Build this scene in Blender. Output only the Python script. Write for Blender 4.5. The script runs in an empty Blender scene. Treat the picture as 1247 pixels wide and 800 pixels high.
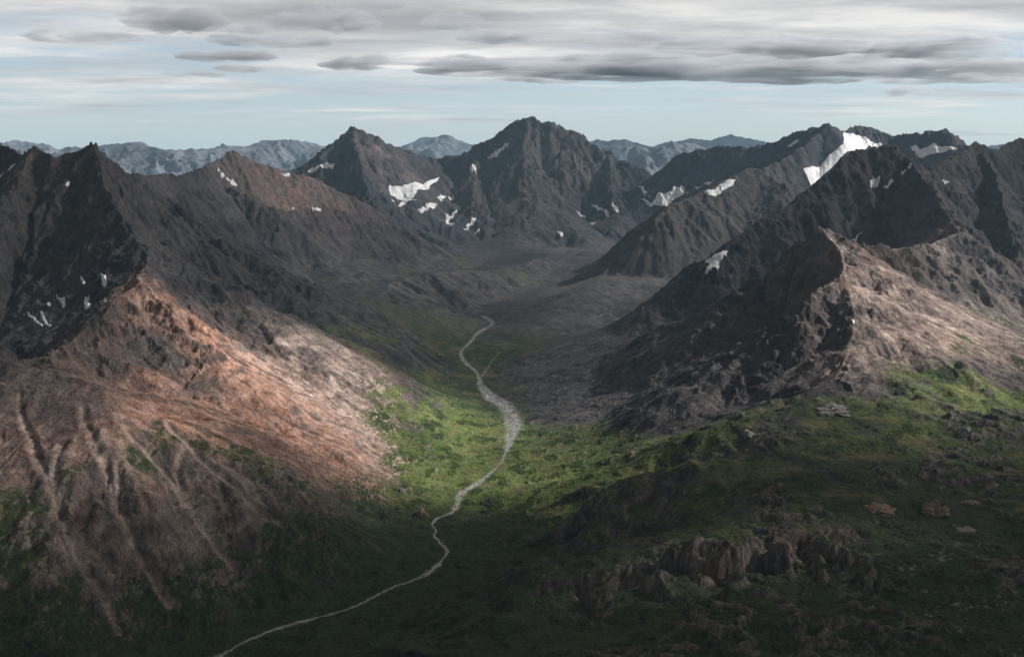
import math, time
import numpy as np
F32 = np.float32
FPX, HZ, CZ = 1212.0, 205.0, 1250.0        # lens in photo pixels, horizon row, camera height over the datum
TH = math.atan((400 - HZ) / FPX)
SUN_AZ, SUN_EL = math.radians(11), math.radians(34)   # azimuth measured from +X towards +Y

def at(px, py, Y):
    """world point at depth Y (metres) seen at photo pixel px, py"""
    v, w = (px - 623.5) / FPX, (400 - py) / FPX
    dy, dz = math.cos(TH) + w * math.sin(TH), -math.sin(TH) + w * math.cos(TH)
    return (v / dy * Y, Y, CZ + dz / dy * Y)

def atz(px, py, z):
    """same, at camera-relative height z"""
    v, w = (px - 623.5) / FPX, (400 - py) / FPX
    dy, dz = math.cos(TH) + w * math.sin(TH), -math.sin(TH) + w * math.cos(TH)
    Y = z / dz * dy
    return (v / dy * Y, Y, CZ + z)

# ---------------------------------------------------------------- noise
def _hash(ix, iy, seed):
    h = (ix.astype(np.uint32) * np.uint32(374761393) + iy.astype(np.uint32) * np.uint32(668265263) + np.uint32(seed * 2246822519 & 0xffffffff))
    h = (h ^ (h >> np.uint32(13))) * np.uint32(1274126177)
    h = (h ^ (h >> np.uint32(16))) * np.uint32(2246822519)
    return h ^ (h >> np.uint32(15))

def gnoise(x, y, seed=0):
    """gradient noise about -1..1"""
    fx0, fy0 = np.floor(x), np.floor(y)
    ix, iy = fx0.astype(np.int32), fy0.astype(np.int32)
    fx, fy = (x - fx0).astype(F32), (y - fy0).astype(F32)
    u = fx * fx * fx * (fx * (fx * 6 - 15) + 10); v = fy * fy * fy * (fy * (fy * 6 - 15) + 10)
    def g(dx, dy):
        a = _hash(ix + dx, iy + dy, seed).astype(F32) * F32(2 * math.pi / 4294967296.0)
        return np.cos(a) * (fx - dx) + np.sin(a) * (fy - dy)
    n0 = g(0, 0); n0 = n0 + (g(1, 0) - n0) * u
    n1 = g(0, 1); n1 = n1 + (g(1, 1) - n1) * u
    return (n0 + (n1 - n0) * v) * F32(1.5)

def fbm(x, y, lam, octs=4, seed=0, gain=0.5):
    s = 0; a = 1.0; t = 0
    for i in range(octs):
        s = s + a * gnoise(x / lam, y / lam, seed + i * 17); t += a
        a *= gain; lam = lam * 0.49
    return s / t * 1.3

def ridged(x, y, lam, octs=4, seed=0):
    s = 0; a = 1.0; t = 0
    for i in range(octs):
        n = 1 - np.abs(gnoise(x / lam, y / lam, seed + i * 31)) * 1.4
        s = s + a * n; t += a
        a *= 0.5; lam = lam * 0.49
    return s / t

def sstep(a, b, x):
    t = np.clip((x - a) / (b - a), 0, 1)
    return t * t * (3 - 2 * t)

# ---------------------------------------------------------------- ridges: (px, py, Y km[, w_left, w_right])
# widths in metres, left/right seen walking along the list
RIDGES = []
def ridge(name, pts, wl, wr, p=1.35, rough=1.0, skip=0):
    P = []
    for q in pts:
        x, y, z = at(q[0], q[1], q[2] * 1000)
        a, b = (q[3], q[4]) if len(q) > 3 else (wl, wr)
        P.append((x, y, z, a, b))
    RIDGES.append((name, P, p, rough))

ridge('left', [(-160,150,7.0),(-60,170,6.3),(0,177,5.9),(30,188,5.6),(48,177,5.4),(65,190,5.3),(75,188,5.3),(100,180,5.3),(115,174,5.3),(130,193,5.5),(152,211,5.8),(180,212,6.3),(215,213,6.8),(240,207,7.3),(262,197,7.8)], 2000, 1400, 2.2)
ridge('left', [(48,177,5.4),(32,205,5.2),(5,240,4.95),(-40,275,4.7),(-100,330,4.4)], 700, 900, 1.3)
ridge('left', [(115,174,5.3),(122,212,5.1),(140,245,4.9),(165,280,4.65),(182,312,4.4),(175,342,4.1)], 900, 1100, 1.45)
ridge('left', [(152,211,5.8),(200,238,6.0),(250,276,5.85),(300,303,5.75),(345,335,5.55),(385,350,5.5),(425,374,5.45),(445,395,5.4,500,600)], 700, 950, 1.2)
ridge('left', [(182,312,4.4),(225,322,4.5),(265,340,4.55),(310,366,4.6),(365,402,4.65),(425,440,4.7,400,500)], 480, 1000, 1.3)
ridge('orange', [(175,342,4.1),(150,360,3.95),(112,398,3.72),(70,432,3.5),(30,440,3.45)], 800, 900, 1.3)
ridge('orange', [(175,342,4.1),(205,377,3.95),(260,440,3.78),(330,505,3.62),(420,580,3.5)], 480, 800, 1.2)
ridge('bench', [(-120,405,3.7),(-50,425,3.5),(0,433,3.35),(60,452,3.25),(130,474,3.15),(190,503,3.1),(250,562,3.0),(320,628,2.95)], 700, 1150, 1.25)
ridge('pyramid', [(262,197,7.8),(285,182,8.0),(310,195,8.2),(340,207,8.4),(375,214,8.6),(400,225,8.8),(430,240,8.9),(460,258,9.0)], 1600, 1150, 1.9)
ridge('pyramid', [(262,197,7.8),(280,226,7.6),(310,242,7.5),(345,257,7.6)], 800, 800, 1.3)
ridge('cliffs', [(330,250,7.5),(345,256,7.6),(400,253,8.0),(440,260,8.2),(480,279,8.4),(508,302,8.6)], 900, 520, 0.85)
ridge('cliffs', [(330,318,7.25),(400,312,7.55),(460,316,7.8),(520,330,8.0),(570,345,8.0)], 900, 1700, 2.0)
ridge('knob', [(468,372,6.9),(490,362,6.95),(515,368,7.0)], 450, 450, 1.4)
ridge('twin', [(330,225,11),(350,214,11),(375,198,11.2),(405,171,11.4),(430,152,11.5),(447,160,11.55),(470,172,11.6),(505,186,11.9),(525,192,12.4)], 2200, 1800, 1.75)
ridge('twin', [(430,152,11.5),(437,195,10.9),(448,232,10.4),(470,265,10.0)], 900, 1100, 1.35)
ridge('central', [(525,192,12.6),(560,187,12.5),(585,172,12.4),(612,156,12.35),(630,143,12.3),(645,137,12.3),(658,146,12.3),(670,144,12.3),(700,158,12.3),(740,184,12.2),(780,204,12.1),(800,214,12.0),(827,186,11.7),(850,181,11.6),(883,176,11.5),(915,178,11.3),(940,174,11.0),(971,160,10.6)], 2400, 2300, 2.5)
ridge('central', [(645,143,12.3),(638,190,11.8),(645,235,11.3),(665,264,10.9),(690,296,10.4)], 1300, 1300, 1.25)
ridge('central', [(740,184,12.2),(745,225,11.5),(750,260,11.0)], 900, 900, 1.3)
ridge('central', [(585,172,12.4),(575,215,11.7),(580,255,11.0)], 900, 900, 1.3)
ridge('snowy', [(915,178,11.3),(940,174,11.0),(971,160,10.6),(1008,149,10.4),(1028,160,10.6),(1048,152,10.9),(1068,155,11.0),(1088,165,11.0),(1120,160,10.7),(1148,156,10.6),(1168,176,10.4),(1200,195,10.2),(1260,180,10.4)], 1800, 1600, 1.35)
ridge('snowy', [(1008,149,10.4),(988,168,10.2),(960,188,9.9),(930,204,9.7)], 900, 700, 1.25)
ridge('dome', [(1020,262,8.4),(1000,250,8.6),(963,228,9.0),(940,215,9.1),(915,203,9.2,1150,1200),(880,219,9.0,1000,1000),(850,235,8.8,850,900),(825,246,8.5,650,700),(800,262,8.3,480,500),(785,280,8.2,380,400),(766,308,8.1,260,300)], 1200, 1200, 0.85)
ridge('right', [(1340,150,8.6),(1300,152,8.2),(1247,166,7.9),(1215,182,7.6),(1190,171,7.5),(1160,190,7.0),(1130,207,6.7),(1110,188,6.6),(1090,172,6.6),(1060,179,6.6),(1035,187,6.5),(1010,205,6.4),(995,222,6.3),(970,242,6.2),(938,261,6.05),(905,283,5.9,900,900),(867,313,5.7,680,700),(838,343,5.6,520,500),(818,375,5.6,420,400),(800,402,5.6,250,250)], 1150, 1000, 1.5)
ridge('right', [(1110,188,6.55),(1132,222,6.1),(1150,255,5.8),(1167,281,5.6),(1130,298,5.4),(1085,302,5.2),(1040,296,5.0),(998,276,4.8,450,300)], 900, 1100, 1.4)
ridge('right', [(1190,171,7.5),(1215,230,6.7),(1235,290,6.0),(1260,350,5.4),(1300,420,4.8)], 1000, 1000, 1.4)
ridge('right', [(998,276,4.8),(960,320,4.75),(920,346,4.7),(870,386,4.65,600,600),(845,420,4.6,500,500),(815,450,4.6,450,450),(790,470,4.6,300,300)], 800, 800, 1.3)
ridge('right', [(998,276,4.8),(1020,304,4.5),(1025,340,4.25),(1043,381,4.0),(1035,425,3.75),(1008,470,3.5),(973,504,3.25),(930,542,3.0),(880,574,2.9,1000,480),(800,604,2.9,500,400)], 1350, 560, 1.3)
ridge('right', [(1024,335,4.25),(985,366,4.1),(950,400,4.05),(900,450,4.0),(860,490,4.0,450,500),(800,528,4.05,300,300)], 650, 700, 1.5)
ridge('shelf', [(1008,470,3.5),(960,545,3.0),(930,610,2.65,1500,500)], 2000, 520, 1.25)
ridge('shelf', [(1020,690,2.3),(900,745,2.14),(860,790,2.0),(850,900,1.7),(840,1100,1.25)], 2300, 800, 1.2)
ridge('shelf', [(1060,664,2.45),(1000,664,2.41),(940,660,2.37),(870,667,2.33),(800,685,2.3),(740,703,2.28),(680,730,2.26),(640,752,2.24)], 230, 620, 1.1)
ridge('shelf', [(1480,470,4.2),(1440,600,2.9),(1440,760,2.1),(1460,1000,1.4)], 1500, 1500, 1.3)
ridge('farleft', [(-60,172,24),(0,176,24),(25,169,24),(45,177,24.5),(80,180,25),(135,178,23),(165,174,22.5),(185,180,22.5),(230,183,22.5),(262,181,23)], 6000, 4500, 1.2)
ridge('farleft', [(262,181,23),(300,176,24),(340,171,24.5),(375,173,25),(395,180,25),(430,185,25.5),(480,184,26)], 6000, 5000, 1.2)
ridge('farmid', [(440,190,28),(490,182,28),(515,170,28),(540,165,28),(560,171,28),(580,179,28),(640,190,28)], 6000, 4500, 1.2)
ridge('farright', [(690,182,23),(720,174,23),(745,172,23),(762,169,23),(785,175,23),(800,180,22),(815,169,22),(830,177,22),(850,187,22)], 5000, 4000, 1.2)
ridge('farright', [(800,180,30),(830,172,30),(860,169,30),(885,165,30),(905,167,30),(935,175,30),(1000,180,30)], 6000, 5000, 1.2)
ridge('farright', [(1060,190,26),(1120,184,26),(1200,178,26),(1300,170,26)], 6000, 5000, 1.2)
NAMES = ['valley'] + sorted({r[0] for r in RIDGES})

# ---------------------------------------------------------------- valleys (px, py, z relative to the camera)
RIVER = [(120,905,-1185),(200,850,-1180),(280,797,-1174),(340,770,-1172),(420,748,-1170),(470,725,-1168),(520,703,-1166),(543,680,-1163),(540,668,-1160),(528,655,-1158),(530,637,-1155),(553,626,-1153),(562,605,-1150),(585,590,-1147),(610,567,-1143),(619,545,-1139),(625,520,-1131),(617,498,-1123),(600,488,-1118),(586,472,-1109),(581,457,-1100),(566,443,-1091),(561,431,-1081),(572,420,-1071),(582,408,-1061),(600,396,-1046),(588,387,-1032)]
SIDE = [(583,466,-1104),(597,447,-1092),(607,438,-1086),(630,436,-1082),(652,430,-1078),(675,424,-1068)]
def smooth_path(P, n=6):
    P = np.array(P); Q = np.vstack([P[:1], P, P[-1:]]); out = []
    for i in range(len(P) - 1):
        p0, p1, p2, p3 = Q[i:i + 4]
        for k in range(n):
            f = k / n
            out.append(p1 + 0.5 * f * (p2 - p0 + f * (2 * p0 - 5 * p1 + 4 * p2 - p3 + f * (3 * (p1 - p2) + p3 - p0))))
    return np.array(out + [P[-1]])

VALLEYS = [
    list(smooth_path([atz(*p) for p in RIVER], 3)) + [atz(*p) for p in [(640,362,-990),(680,345,-955),(700,320,-870),(690,302,-800)]],
    [atz(*p) for p in [(690,302,-800),(600,285,-690),(550,268,-560),(515,246,-400)]],
    [atz(*p) for p in [(690,302,-800),(740,290,-720),(775,268,-570),(808,242,-370)]],
    [atz(*p) for p in [(640,420,-1062),(690,410,-1050),(745,392,-1020),(790,375,-985),(840,340,-850),(880,312,-700),(905,292,-600)]],
    [atz(*p) for p in [(1330,470,-900),(1247,510,-915),(1170,600,-935),(1120,700,-950),(1080,830,-960)]],
    [atz(*p) for p in [(-20,400,-650),(40,415,-690),(75,420,-690)]],
]

CREEKS = [smooth_path([atz(*p) for p in RIVER], 4), smooth_path([atz(*p) for p in SIDE], 3)]
def river_dist(x, y, k=0):
    best = np.full(x.shape, 1e9, F32)
    for P in CREEKS[k:k + 1]:
        for a, b in zip(P, P[1:]):
            best = np.minimum(best, segdist(x, y, a, b)[0])
    return best

# low cliffs on the tundra shoulder: walked from right to left, the ground falls on the near side
SCARPS = [([at(*p) for p in [(1075,668,2440),(1010,662,2410),(940,660,2370),(870,667,2330),(800,685,2300),(740,703,2280),(680,730,2260),(620,765,2240)]], 38, 420)]

# debris chutes cut into the foothill, world x, y
CHUTES = [[(-1580, 3110), (-1441, 2884), (-1345, 2738), (-1236, 2579), (-1128, 2438), (-1011, 2332), (-954, 2272)], [(-1354, 3044), (-1244, 2859), (-1167, 2741), (-1092, 2629), (-1008, 2528), (-944, 2473), (-877, 2408)], [(-1162, 2918), (-1017, 2808), (-944, 2738), (-859, 2661), (-768, 2602)], [(-1084, 3051), (-939, 2905), (-804, 2807), (-663, 2756)], [(-1312, 2824), (-1279, 2661), (-1236, 2579)], [(-1137, 2755), (-1094, 2674), (-1088, 2626)], [(-999, 2941), (-986, 2822), (-943, 2733)]]
# even scree and smooth slopes
GLAC = [(1025, 190, 10.1, 400), (995, 212, 9.7, 330), (1050, 178, 10.4, 300), (505, 232, 11.4, 520), (808, 242, 11.6, 420), (885, 232, 9.0, 330), (1140, 182, 10.0, 500), (885, 303, 7.4, 300)]
CRAGGY = [(870, 692, 2.28, 150), (950, 685, 2.33, 130), (780, 712, 2.27, 150), (1010, 690, 2.36, 110), (1060, 620, 2.7, 110), (940, 550, 3.0, 120), (400, 285, 7.85, 280), (460, 292, 8.1, 280), (345, 285, 7.5, 250), (870, 262, 8.5, 650), (800, 285, 8.1, 350), (650, 190, 12.0, 1300), (440, 180, 11.3, 900), (1060, 230, 6.3, 650), (1150, 240, 5.9, 350), (130, 230, 5.1, 450), (200, 290, 5.0, 400), (370, 365, 5.4, 350), (60, 250, 5.0, 500), (240, 400, 4.0, 230), (310, 430, 4.1, 230), (370, 470, 4.2, 180), (250, 340, 4.6, 250), (340, 390, 4.7, 250), (1010, 320, 4.5, 130), (950, 400, 4.1, 300), (870, 450, 4.2, 250), (900, 560, 3.0, 150), (1000, 485, 3.4, 150)]
SMOOTH = [(85, 375, 4.3, 380), (85, 350, 4.5, 380), (198, 522, 3.05, 130), (1060, 370, 4.2, 350), (1150, 370, 4.6, 450), (420, 540, 3.9, 420), (340, 500, 3.9, 300), (440, 480, 4.6, 350), (180, 430, 3.75, 200), (370, 225, 8.4, 900), (1120, 440, 4.1, 400), (1200, 420, 4.4, 400), (760, 500, 4.6, 400), (850, 480, 4.2, 250), (60, 600, 2.9, 250)]

def warp(x, y):
    wx = 40 * fbm(x, y, 700, 3, 5) ; wy = 40 * fbm(x, y, 700, 3, 9)
    wx = wx + 14 * fbm(x, y, 130, 2, 15); wy = wy + 14 * fbm(x, y, 130, 2, 19)
    far = sstep(16000, 20000, y)
    return x + wx * (1 + 5 * far), y + wy * (1 + 5 * far)

def segdist(x, y, a, b):
    ax, ay, bx, by = a[0], a[1], b[0], b[1]
    dx, dy = bx - ax, by - ay
    L2 = dx * dx + dy * dy + 1e-6
    t = np.clip(((x - ax) * dx + (y - ay) * dy) / L2, 0, 1)
    ex, ey = x - ax - t * dx, y - ay - t * dy
    d = np.sqrt(ex * ex + ey * ey)
    s = (dx * ey - dy * ex) / (math.sqrt(L2) * (d + 1e-3))   # +1 = left
    return d, t, s

def smax(a, b, k):
    h = np.clip(0.5 + 0.5 * (a - b) / k, 0, 1)
    return b + (a - b) * h + k * h * (1 - h)

def base(x, y):
    """floor, height before erosion, mountain id and 0..1 closeness to a crest"""
    x, y = x.astype(F32), y.astype(F32)
    fl = np.full(x.shape, 1e9, F32)
    for poly in VALLEYS:
        best = np.full(x.shape, 1e9, F32)
        for a, b in zip(poly, poly[1:]):
            d, t, s = segdist(x, y, a, b)
            rise = 230 * (1 - np.exp(-(d / 620) ** 2)) + np.maximum(d - 1200, 0) * 0.02
            best = np.minimum(best, a[2] + (b[2] - a[2]) * t + rise)
        fl = -smax(-fl, -best, 60)
    vd = np.full(x.shape, 1e9, F32)
    for a, b in zip(VALLEYS[0], VALLEYS[0][1:]):
        vd = np.minimum(vd, segdist(x, y, a, b)[0])
    vw = 1 - np.exp(-(vd / 300) ** 2)
    fl = fl + (np.minimum(fl, 300) - fl) * sstep(15000, 18000, y)
    wx, wy = warp(x, y)
    h = fl.copy(); top = np.zeros(x.shape, F32); mid = np.zeros(x.shape, np.int8); bestv = np.full(x.shape, -1e9, F32)
    for name, P, p, rough in RIDGES:
        hm = np.full(x.shape, -1e9, F32); um = np.ones(x.shape, F32)
        for a, b in zip(P, P[1:]):
            d, t, s = segdist(wx, wy, a, b)
            z = a[2] + (b[2] - a[2]) * t
            wl = a[3] + (b[3] - a[3]) * t; wr = a[4] + (b[4] - a[4]) * t
            w = wr + (wl - wr) * (0.5 + 0.5 * s)
            u = np.clip(d / w, 0, 1)
            v = (z - fl) * (1 - u) ** p * vw
            um = np.where(fl + v > hm, u, um)
            hm = np.maximum(hm, fl + v)
        win = (hm > bestv) & (hm > fl + 12)
        bestv = np.maximum(bestv, hm)
        mid[win] = NAMES.index(name)
        top = np.where(win, 1 - um, top)
        h = smax(h, hm, 14)
    for P, D, back in SCARPS:
        best = np.full(x.shape, 1e9, F32); sg = np.zeros(x.shape, F32); tt = np.zeros(x.shape, F32); n = len(P) - 1
        for k, (a, b) in enumerate(zip(P, P[1:])):
            d, t, s = segdist(wx, wy, a, b)
            w = d < best; best = np.where(w, d, best); sg = np.where(w, s, sg); tt = np.where(w, (k + t) / n, tt)
        end = sstep(0, .18, tt) * sstep(1, .82, tt)
        h = h - D * np.clip(.75 + .9 * fbm(wx, wy, 260, 3, 411), .1, 1.5) * end * sstep(-15, 70, best * sg) * np.exp(-np.maximum(best, 0) / back) * (sg > 0)
    return fl, h, mid, top

def upsample(a, n0, n1, cubic=True):
    """resample a coarse index grid to n0 x n1 with Catmull-Rom"""
    def axis(a, n, ax):
        m = a.shape[ax]
        t = np.linspace(0, m - 1, n); i = np.minimum(t.astype(int), m - 2); f = (t - i).astype(F32)
        sh = [1, 1]; sh[ax] = n; f = f.reshape(sh)
        tk = lambda k: np.take(a, np.clip(i + k, 0, m - 1), axis=ax)
        p0, p1, p2, p3 = tk(-1), tk(0), tk(1), tk(2)
        if not cubic: return p1 + (p2 - p1) * f
        return p1 + 0.5 * f * (p2 - p0 + f * (2 * p0 - 5 * p1 + 4 * p2 - p3 + f * (3 * (p1 - p2) + p3 - p0)))
    return axis(axis(a.astype(F32), n0, 0), n1, 1)

def gully(x, y, gx, gy, lam, seed):
    """one octave of downslope stripes: value and its gradient direction"""
    g = np.sqrt(gx * gx + gy * gy) + 1e-5
    dx, dy = -gy / g, gx / g                       # across the slope
    px, py = x / lam, y / lam
    ix, iy = np.floor(px), np.floor(py)
    fx, fy = (px - ix).astype(F32), (py - iy).astype(F32)
    ix, iy = ix.astype(np.int32), iy.astype(np.int32)
    c = np.zeros(x.shape, F32); s = np.zeros(x.shape, F32); wt = np.zeros(x.shape, F32)
    for i in (-1, 0, 1, 2):
        for j in (-1, 0, 1, 2):
            hsh = _hash(ix + i, iy + j, seed)
            jx = (hsh & np.uint32(0xffff)).astype(F32) / F32(65535); jy = (hsh >> np.uint32(16)).astype(F32) / F32(65535)
            qx = fx - i - jx * F32(0.5) + F32(.25); qy = fy - j - jy * F32(0.5) + F32(.25)
            w = np.exp(-(qx * qx + qy * qy) * F32(2.0))
            ph = (qx * dx + qy * dy) * F32(2 * math.pi)
            c += np.cos(ph) * w; s += np.sin(ph) * w; wt += w
    c /= wt; s /= wt
    m = np.sqrt(c * c + s * s) + 1e-4
    k = np.minimum(1 / m, 2.2)
    return c * k, s * k, dx, dy

def grad(h, x, y):
    """world gradient on the fan grid, x = v*Y"""
    hy = np.gradient(h, axis=0); hv = np.gradient(h, axis=1)
    xu = np.gradient(x, axis=0); xv = np.gradient(x, axis=1); yu = np.gradient(y, axis=0)
    gx = hv / xv
    gy = (hy - gx * xu) / yu
    return gx.astype(F32), gy.astype(F32)

def fan(y0, y1, ny, v):
    Y = np.exp(np.linspace(math.log(y0), math.log(y1), ny)).astype(np.float64)
    return (Y[:, None] * v[None, :]), np.repeat(Y[:, None], len(v), 1)

def streaks(x, y, gx, gy, lam, reach, n, seed):
    """noise smeared along the fall line: long thin downslope streaks"""
    g = np.sqrt(gx * gx + gy * gy) + 1e-4
    dx, dy = gx / g, gy / g
    s = 0
    for k in range(n):
        o = F32((k / (n - 1) - .5) * 2 * reach)
        s = s + gnoise((x + dx * o) / lam, (y + dy * o) / lam, seed)
    return (s / n * F32(math.sqrt(n) * .75)).astype(F32)

def terrain(y0, y1, ny, v, sub=4, far=False):
    x, y = fan(y0, y1, ny, v)
    n1 = len(v)
    m0, m1 = ny // sub, n1 // sub
    vc = np.interp(np.linspace(0, n1 - 1, m1), np.arange(n1), v)
    xc, yc = fan(y0, y1, m0, vc)
    fl, hb, mid, top = base(xc, yc)
    gx, gy = grad(hb, xc, yc)
    up = lambda a: upsample(a, ny, n1)
    fl, h, gx, gy, top = up(fl), up(hb), up(gx), up(gy), up(top)
    ii = np.rint(np.linspace(0, m0 - 1, ny)).astype(int); jj = np.rint(np.linspace(0, m1 - 1, n1)).astype(int)
    mid = mid[ii][:, jj]
    xf, yf = x.astype(F32), y.astype(F32)
    slope = np.sqrt(gx * gx + gy * gy)
    bx, by = gx, gy
    rel = h - fl
    steep = sstep(0.10, 0.45, slope)
    crest = sstep(0.80, 0.97, top)
    er = np.zeros_like(h); streak = []
    rd = np.full(x.shape, 1e4, F32)
    if not far:
        near = up(river_dist(xc, yc)) < 400
        rd[near] = river_dist(xf[near], yf[near])
    vary = (0.35 + 0.65 * sstep(0.15, 0.55, top)) * (0.75 + 0.6 * fbm(xf, yf, 1500, 3, 61))
    if not far:
        flatm = np.ones_like(h)
        for px, py, Y, r in GLAC:
            cx, cy, _ = at(px, py, Y * 1000)
            flatm = flatm * (1 - np.exp(-((xf - F32(cx)) ** 2 + (yf - F32(cy)) ** 2) / r ** 2) * .93)
        vary = vary * flatm
        for px, py, Y, r in SMOOTH:
            cx, cy, _ = at(px, py, Y * 1000)
            vary = vary * (1 - .80 * np.exp(-((xf - F32(cx)) ** 2 + (yf - F32(cy)) ** 2) / r ** 2))
    lams = [(560, .080), (270, .082), (128, .068), (62, .050), (30, .034), (14, .024)]
    if far: lams = [(1900, .10), (900, .10), (430, .09), (210, .08), (110, .07)]
    for k, (lam, amp) in enumerate(lams):
        if k < 4: c, s, dx, dy = gully(xf + .4 * lam * gnoise(xf / lam / 1.7, yf / lam / 1.7, 301 + k), yf + .4 * lam * gnoise(xf / lam / 1.7, yf / lam / 1.7, 331 + k), gx, gy, lam, 101 + k)
        else: c, s, dx, dy = gully(xf, yf, gx, gy, lam, 101 + k)
        f = steep * (1 - 0.8 * crest if k < 3 else 1) * vary
        if k: f = f * (0.55 + 0.45 * np.clip(-prev + 0.6, 0, 1.3))
        cs = 2 * ((c + 1) * .5).clip(0, 1) ** 1.7 - .75 if k < 3 else c
        er += amp * lam * cs * f
        gx = gx - amp * s * (2 * math.pi) * dx * f; gy = gy - amp * s * (2 * math.pi) * dy * f
        prev = c
        streak.append(c)
    h = h + er
    # rocky crests and broken rock on steep faces
    if not far:
        rk = ridged(xf, yf, 150, 5, 3); rk = rk - rk.mean()
        rough = (0.25 + 0.75 * sstep(0.55, 0.9, top)) * sstep(0.3, 0.75, slope)
        h = h + rk * (62 + 60 * sstep(8000, 11000, y)) * rough * flatm
        tl = h + 0.10 * xf - 0.05 * yf + 25 * fbm(xf, yf, 800, 3, 83)
        bands = sstep(.35, .7, slope) * sstep(.35, .65, top) * np.clip(.6 + .8 * fbm(xf, yf, 500, 2, 87), 0, 1)
        h = h + flatm * bands * (5.0 * np.sin(tl * (2 * math.pi / 52)) + 2.2 * np.sin(tl * (2 * math.pi / 17) + 1.3))
        crag = flatm * sstep(.35, .7, slope) * np.clip(.15 + .8 * sstep(.3, .8, top) + .9 * fbm(xf, yf, 420, 3, 93), 0, 1.1)
        for px, py, Y, r in CRAGGY:
            cx, cy, _ = at(px, py, Y * 1000)
            crag = crag + np.exp(-((xf - F32(cx)) ** 2 + (yf - F32(cy)) ** 2) / r ** 2) * sstep(-.3, .3, fbm(xf, yf, 200, 3, 91)) * .8
        crag = np.clip(crag, 0, 1.1)
        rc = ridged(xf, yf, 64, 4, 95); h = h + (rc - rc.mean()) * 24 * crag
        # rocky knolls on the tundra shoulder
        kn = sstep(3700, 3200, yf) * sstep(-100, 250, xf) * sstep(-.05, .35, fbm(xf, yf, 420, 3, 97))
        kr = ridged(xf, yf * 1.4, 120, 4, 99); h = h + kn * np.maximum(kr - .60, 0) * 42
        # tundra hummocks and benches on gentle ground
        h = h + fbm(xf, yf, 190, 5, 71) * 11 * (1 - 0.6 * steep) * sstep(15, 150, rd)
        h = h + fbm(xf, yf, 16, 3, 77) * 1.6 * sstep(10, 60, rd)
    else:
        h = h + (ridged(xf, yf, 900, 4, 3) - 0.62) * 160 * sstep(0.5, .9, top)
    if not far:
        long_ = streaks(xf, yf, bx, by, 85, 520, 16, 505)
        h = h - 9 * np.maximum(long_, -.4) * steep * sstep(1, .75, top) * (1 - .5 * crag)
        inb = (xf < -250) & (yf < 3500) & (yf > 2000)
        d = np.full(int(inb.sum()), 1e9, F32); cx, cy = xf[inb], yf[inb]
        cx = cx + 10 * fbm(cx, cy, 160, 3, 511); cy = cy + 10 * fbm(cx, cy, 160, 3, 513)
        for P in CHUTES:
            for a, b in zip(P, P[1:]): d = np.minimum(d, segdist(cx, cy, a, b)[0])
        chute = np.full(h.shape, 1e4, F32); chute[inb] = d
        h = h - 7 * np.exp(-(chute / 10) ** 2) + 2.2 * np.exp(-((chute - 22) / 8) ** 2)
    if not far:
        # willow thickets and loose stones
        tk = fbm(xf, yf, 95, 4, 241); g9 = gnoise(xf / 9, yf / 9, 243); g5 = gnoise(xf / 5.5, yf / 5.5, 245)
        bush = sstep(.10, .26, tk) * sstep(220, 90, rel) * sstep(6500, 5200, yf) * sstep(14, 40, rd)
        h = h + bush * (2.6 + 3.2 * np.clip(g9 + .3, 0, 1.2))
        h = h + (.9 * np.abs(g5) + 1.1 * np.abs(g9)) * sstep(5200, 3800, yf) * sstep(8, 30, rd)
    h = h.astype(F32)
    lic = (0, 0) if far else (streaks(xf, yf, bx, by, 15, 90, 14, 501), streaks(xf, yf, bx, by, 38, 230, 14, 503))
    return dict(x=x, y=y, h=h, fl=fl, mid=mid, top=top, slope0=slope, er=er, streak=streak, rel=rel, far=far, rd=rd, lic=lic, long=0 if far else long_, chute=0 if far else chute, grain=0 if far else g5, crag=0 if far else crag, knoll=0 if far else kn * sstep(.60, .75, kr))

def main_v():
    return np.concatenate([np.linspace(-0.95, -0.60, 50, endpoint=False), np.linspace(-0.60, 0.60, 1240), np.linspace(0.60, 0.95, 51)[1:]])

EXPO = 0.62
SKYC, SKYTINT = 6.9, (.85, .80, .825)
DENOISE = True

# ================================================================= Blender
import bpy, bmesh, random
from mathutils import Vector
SC = bpy.context.scene
COL = SC.collection
SUNV = (math.cos(SUN_AZ) * math.cos(SUN_EL), math.sin(SUN_AZ) * math.cos(SUN_EL), math.sin(SUN_EL))
CT, ST = math.cos(TH), math.sin(TH)

def mix(a, b, t):
    return a + (b - a) * np.clip(t, 0, 1)[..., None]
def C3(*c):
    return np.array(c, F32)
def ground_z(x, y):
    """height of the built terrain at world points"""
    Y = np.clip(y, 1001, 16990)
    r = np.log(Y / 1000) / math.log(17) * (TM['h'].shape[0] - 1)
    q = np.interp(x / Y, main_v(), np.arange(TM['h'].shape[1]))
    i = np.clip(r.astype(int), 0, TM['h'].shape[0] - 2); j = np.clip(q.astype(int), 0, TM['h'].shape[1] - 2)
    a, b_ = r - i, q - j; h = TM['h']
    return h[i, j] * (1 - a) * (1 - b_) + h[i + 1, j] * a * (1 - b_) + h[i, j + 1] * (1 - a) * b_ + h[i + 1, j + 1] * a * b_

_HY = np.exp(np.linspace(math.log(1005), math.log(16900), 5000))
def hit(px, py, Y=None):
    """where the line of sight through px, py meets the ground (the crossing nearest depth Y km)"""
    x1, y1, z1 = at(px, py, 1000.0)
    xs, zs = x1 * _HY / 1000, CZ + (z1 - CZ) * _HY / 1000
    d = zs - ground_z(xs, _HY)
    k = np.nonzero((d[:-1] > 0) & (d[1:] <= 0))[0]
    if not len(k): return at(px, py, (Y or 5) * 1000)
    k = k[0] if Y is None else k[np.argmin(np.abs(np.log(_HY[k] / (Y * 1000))))]
    return xs[k], _HY[k], ground_z(xs[k:k + 1], _HY[k:k + 1])[0]

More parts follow.
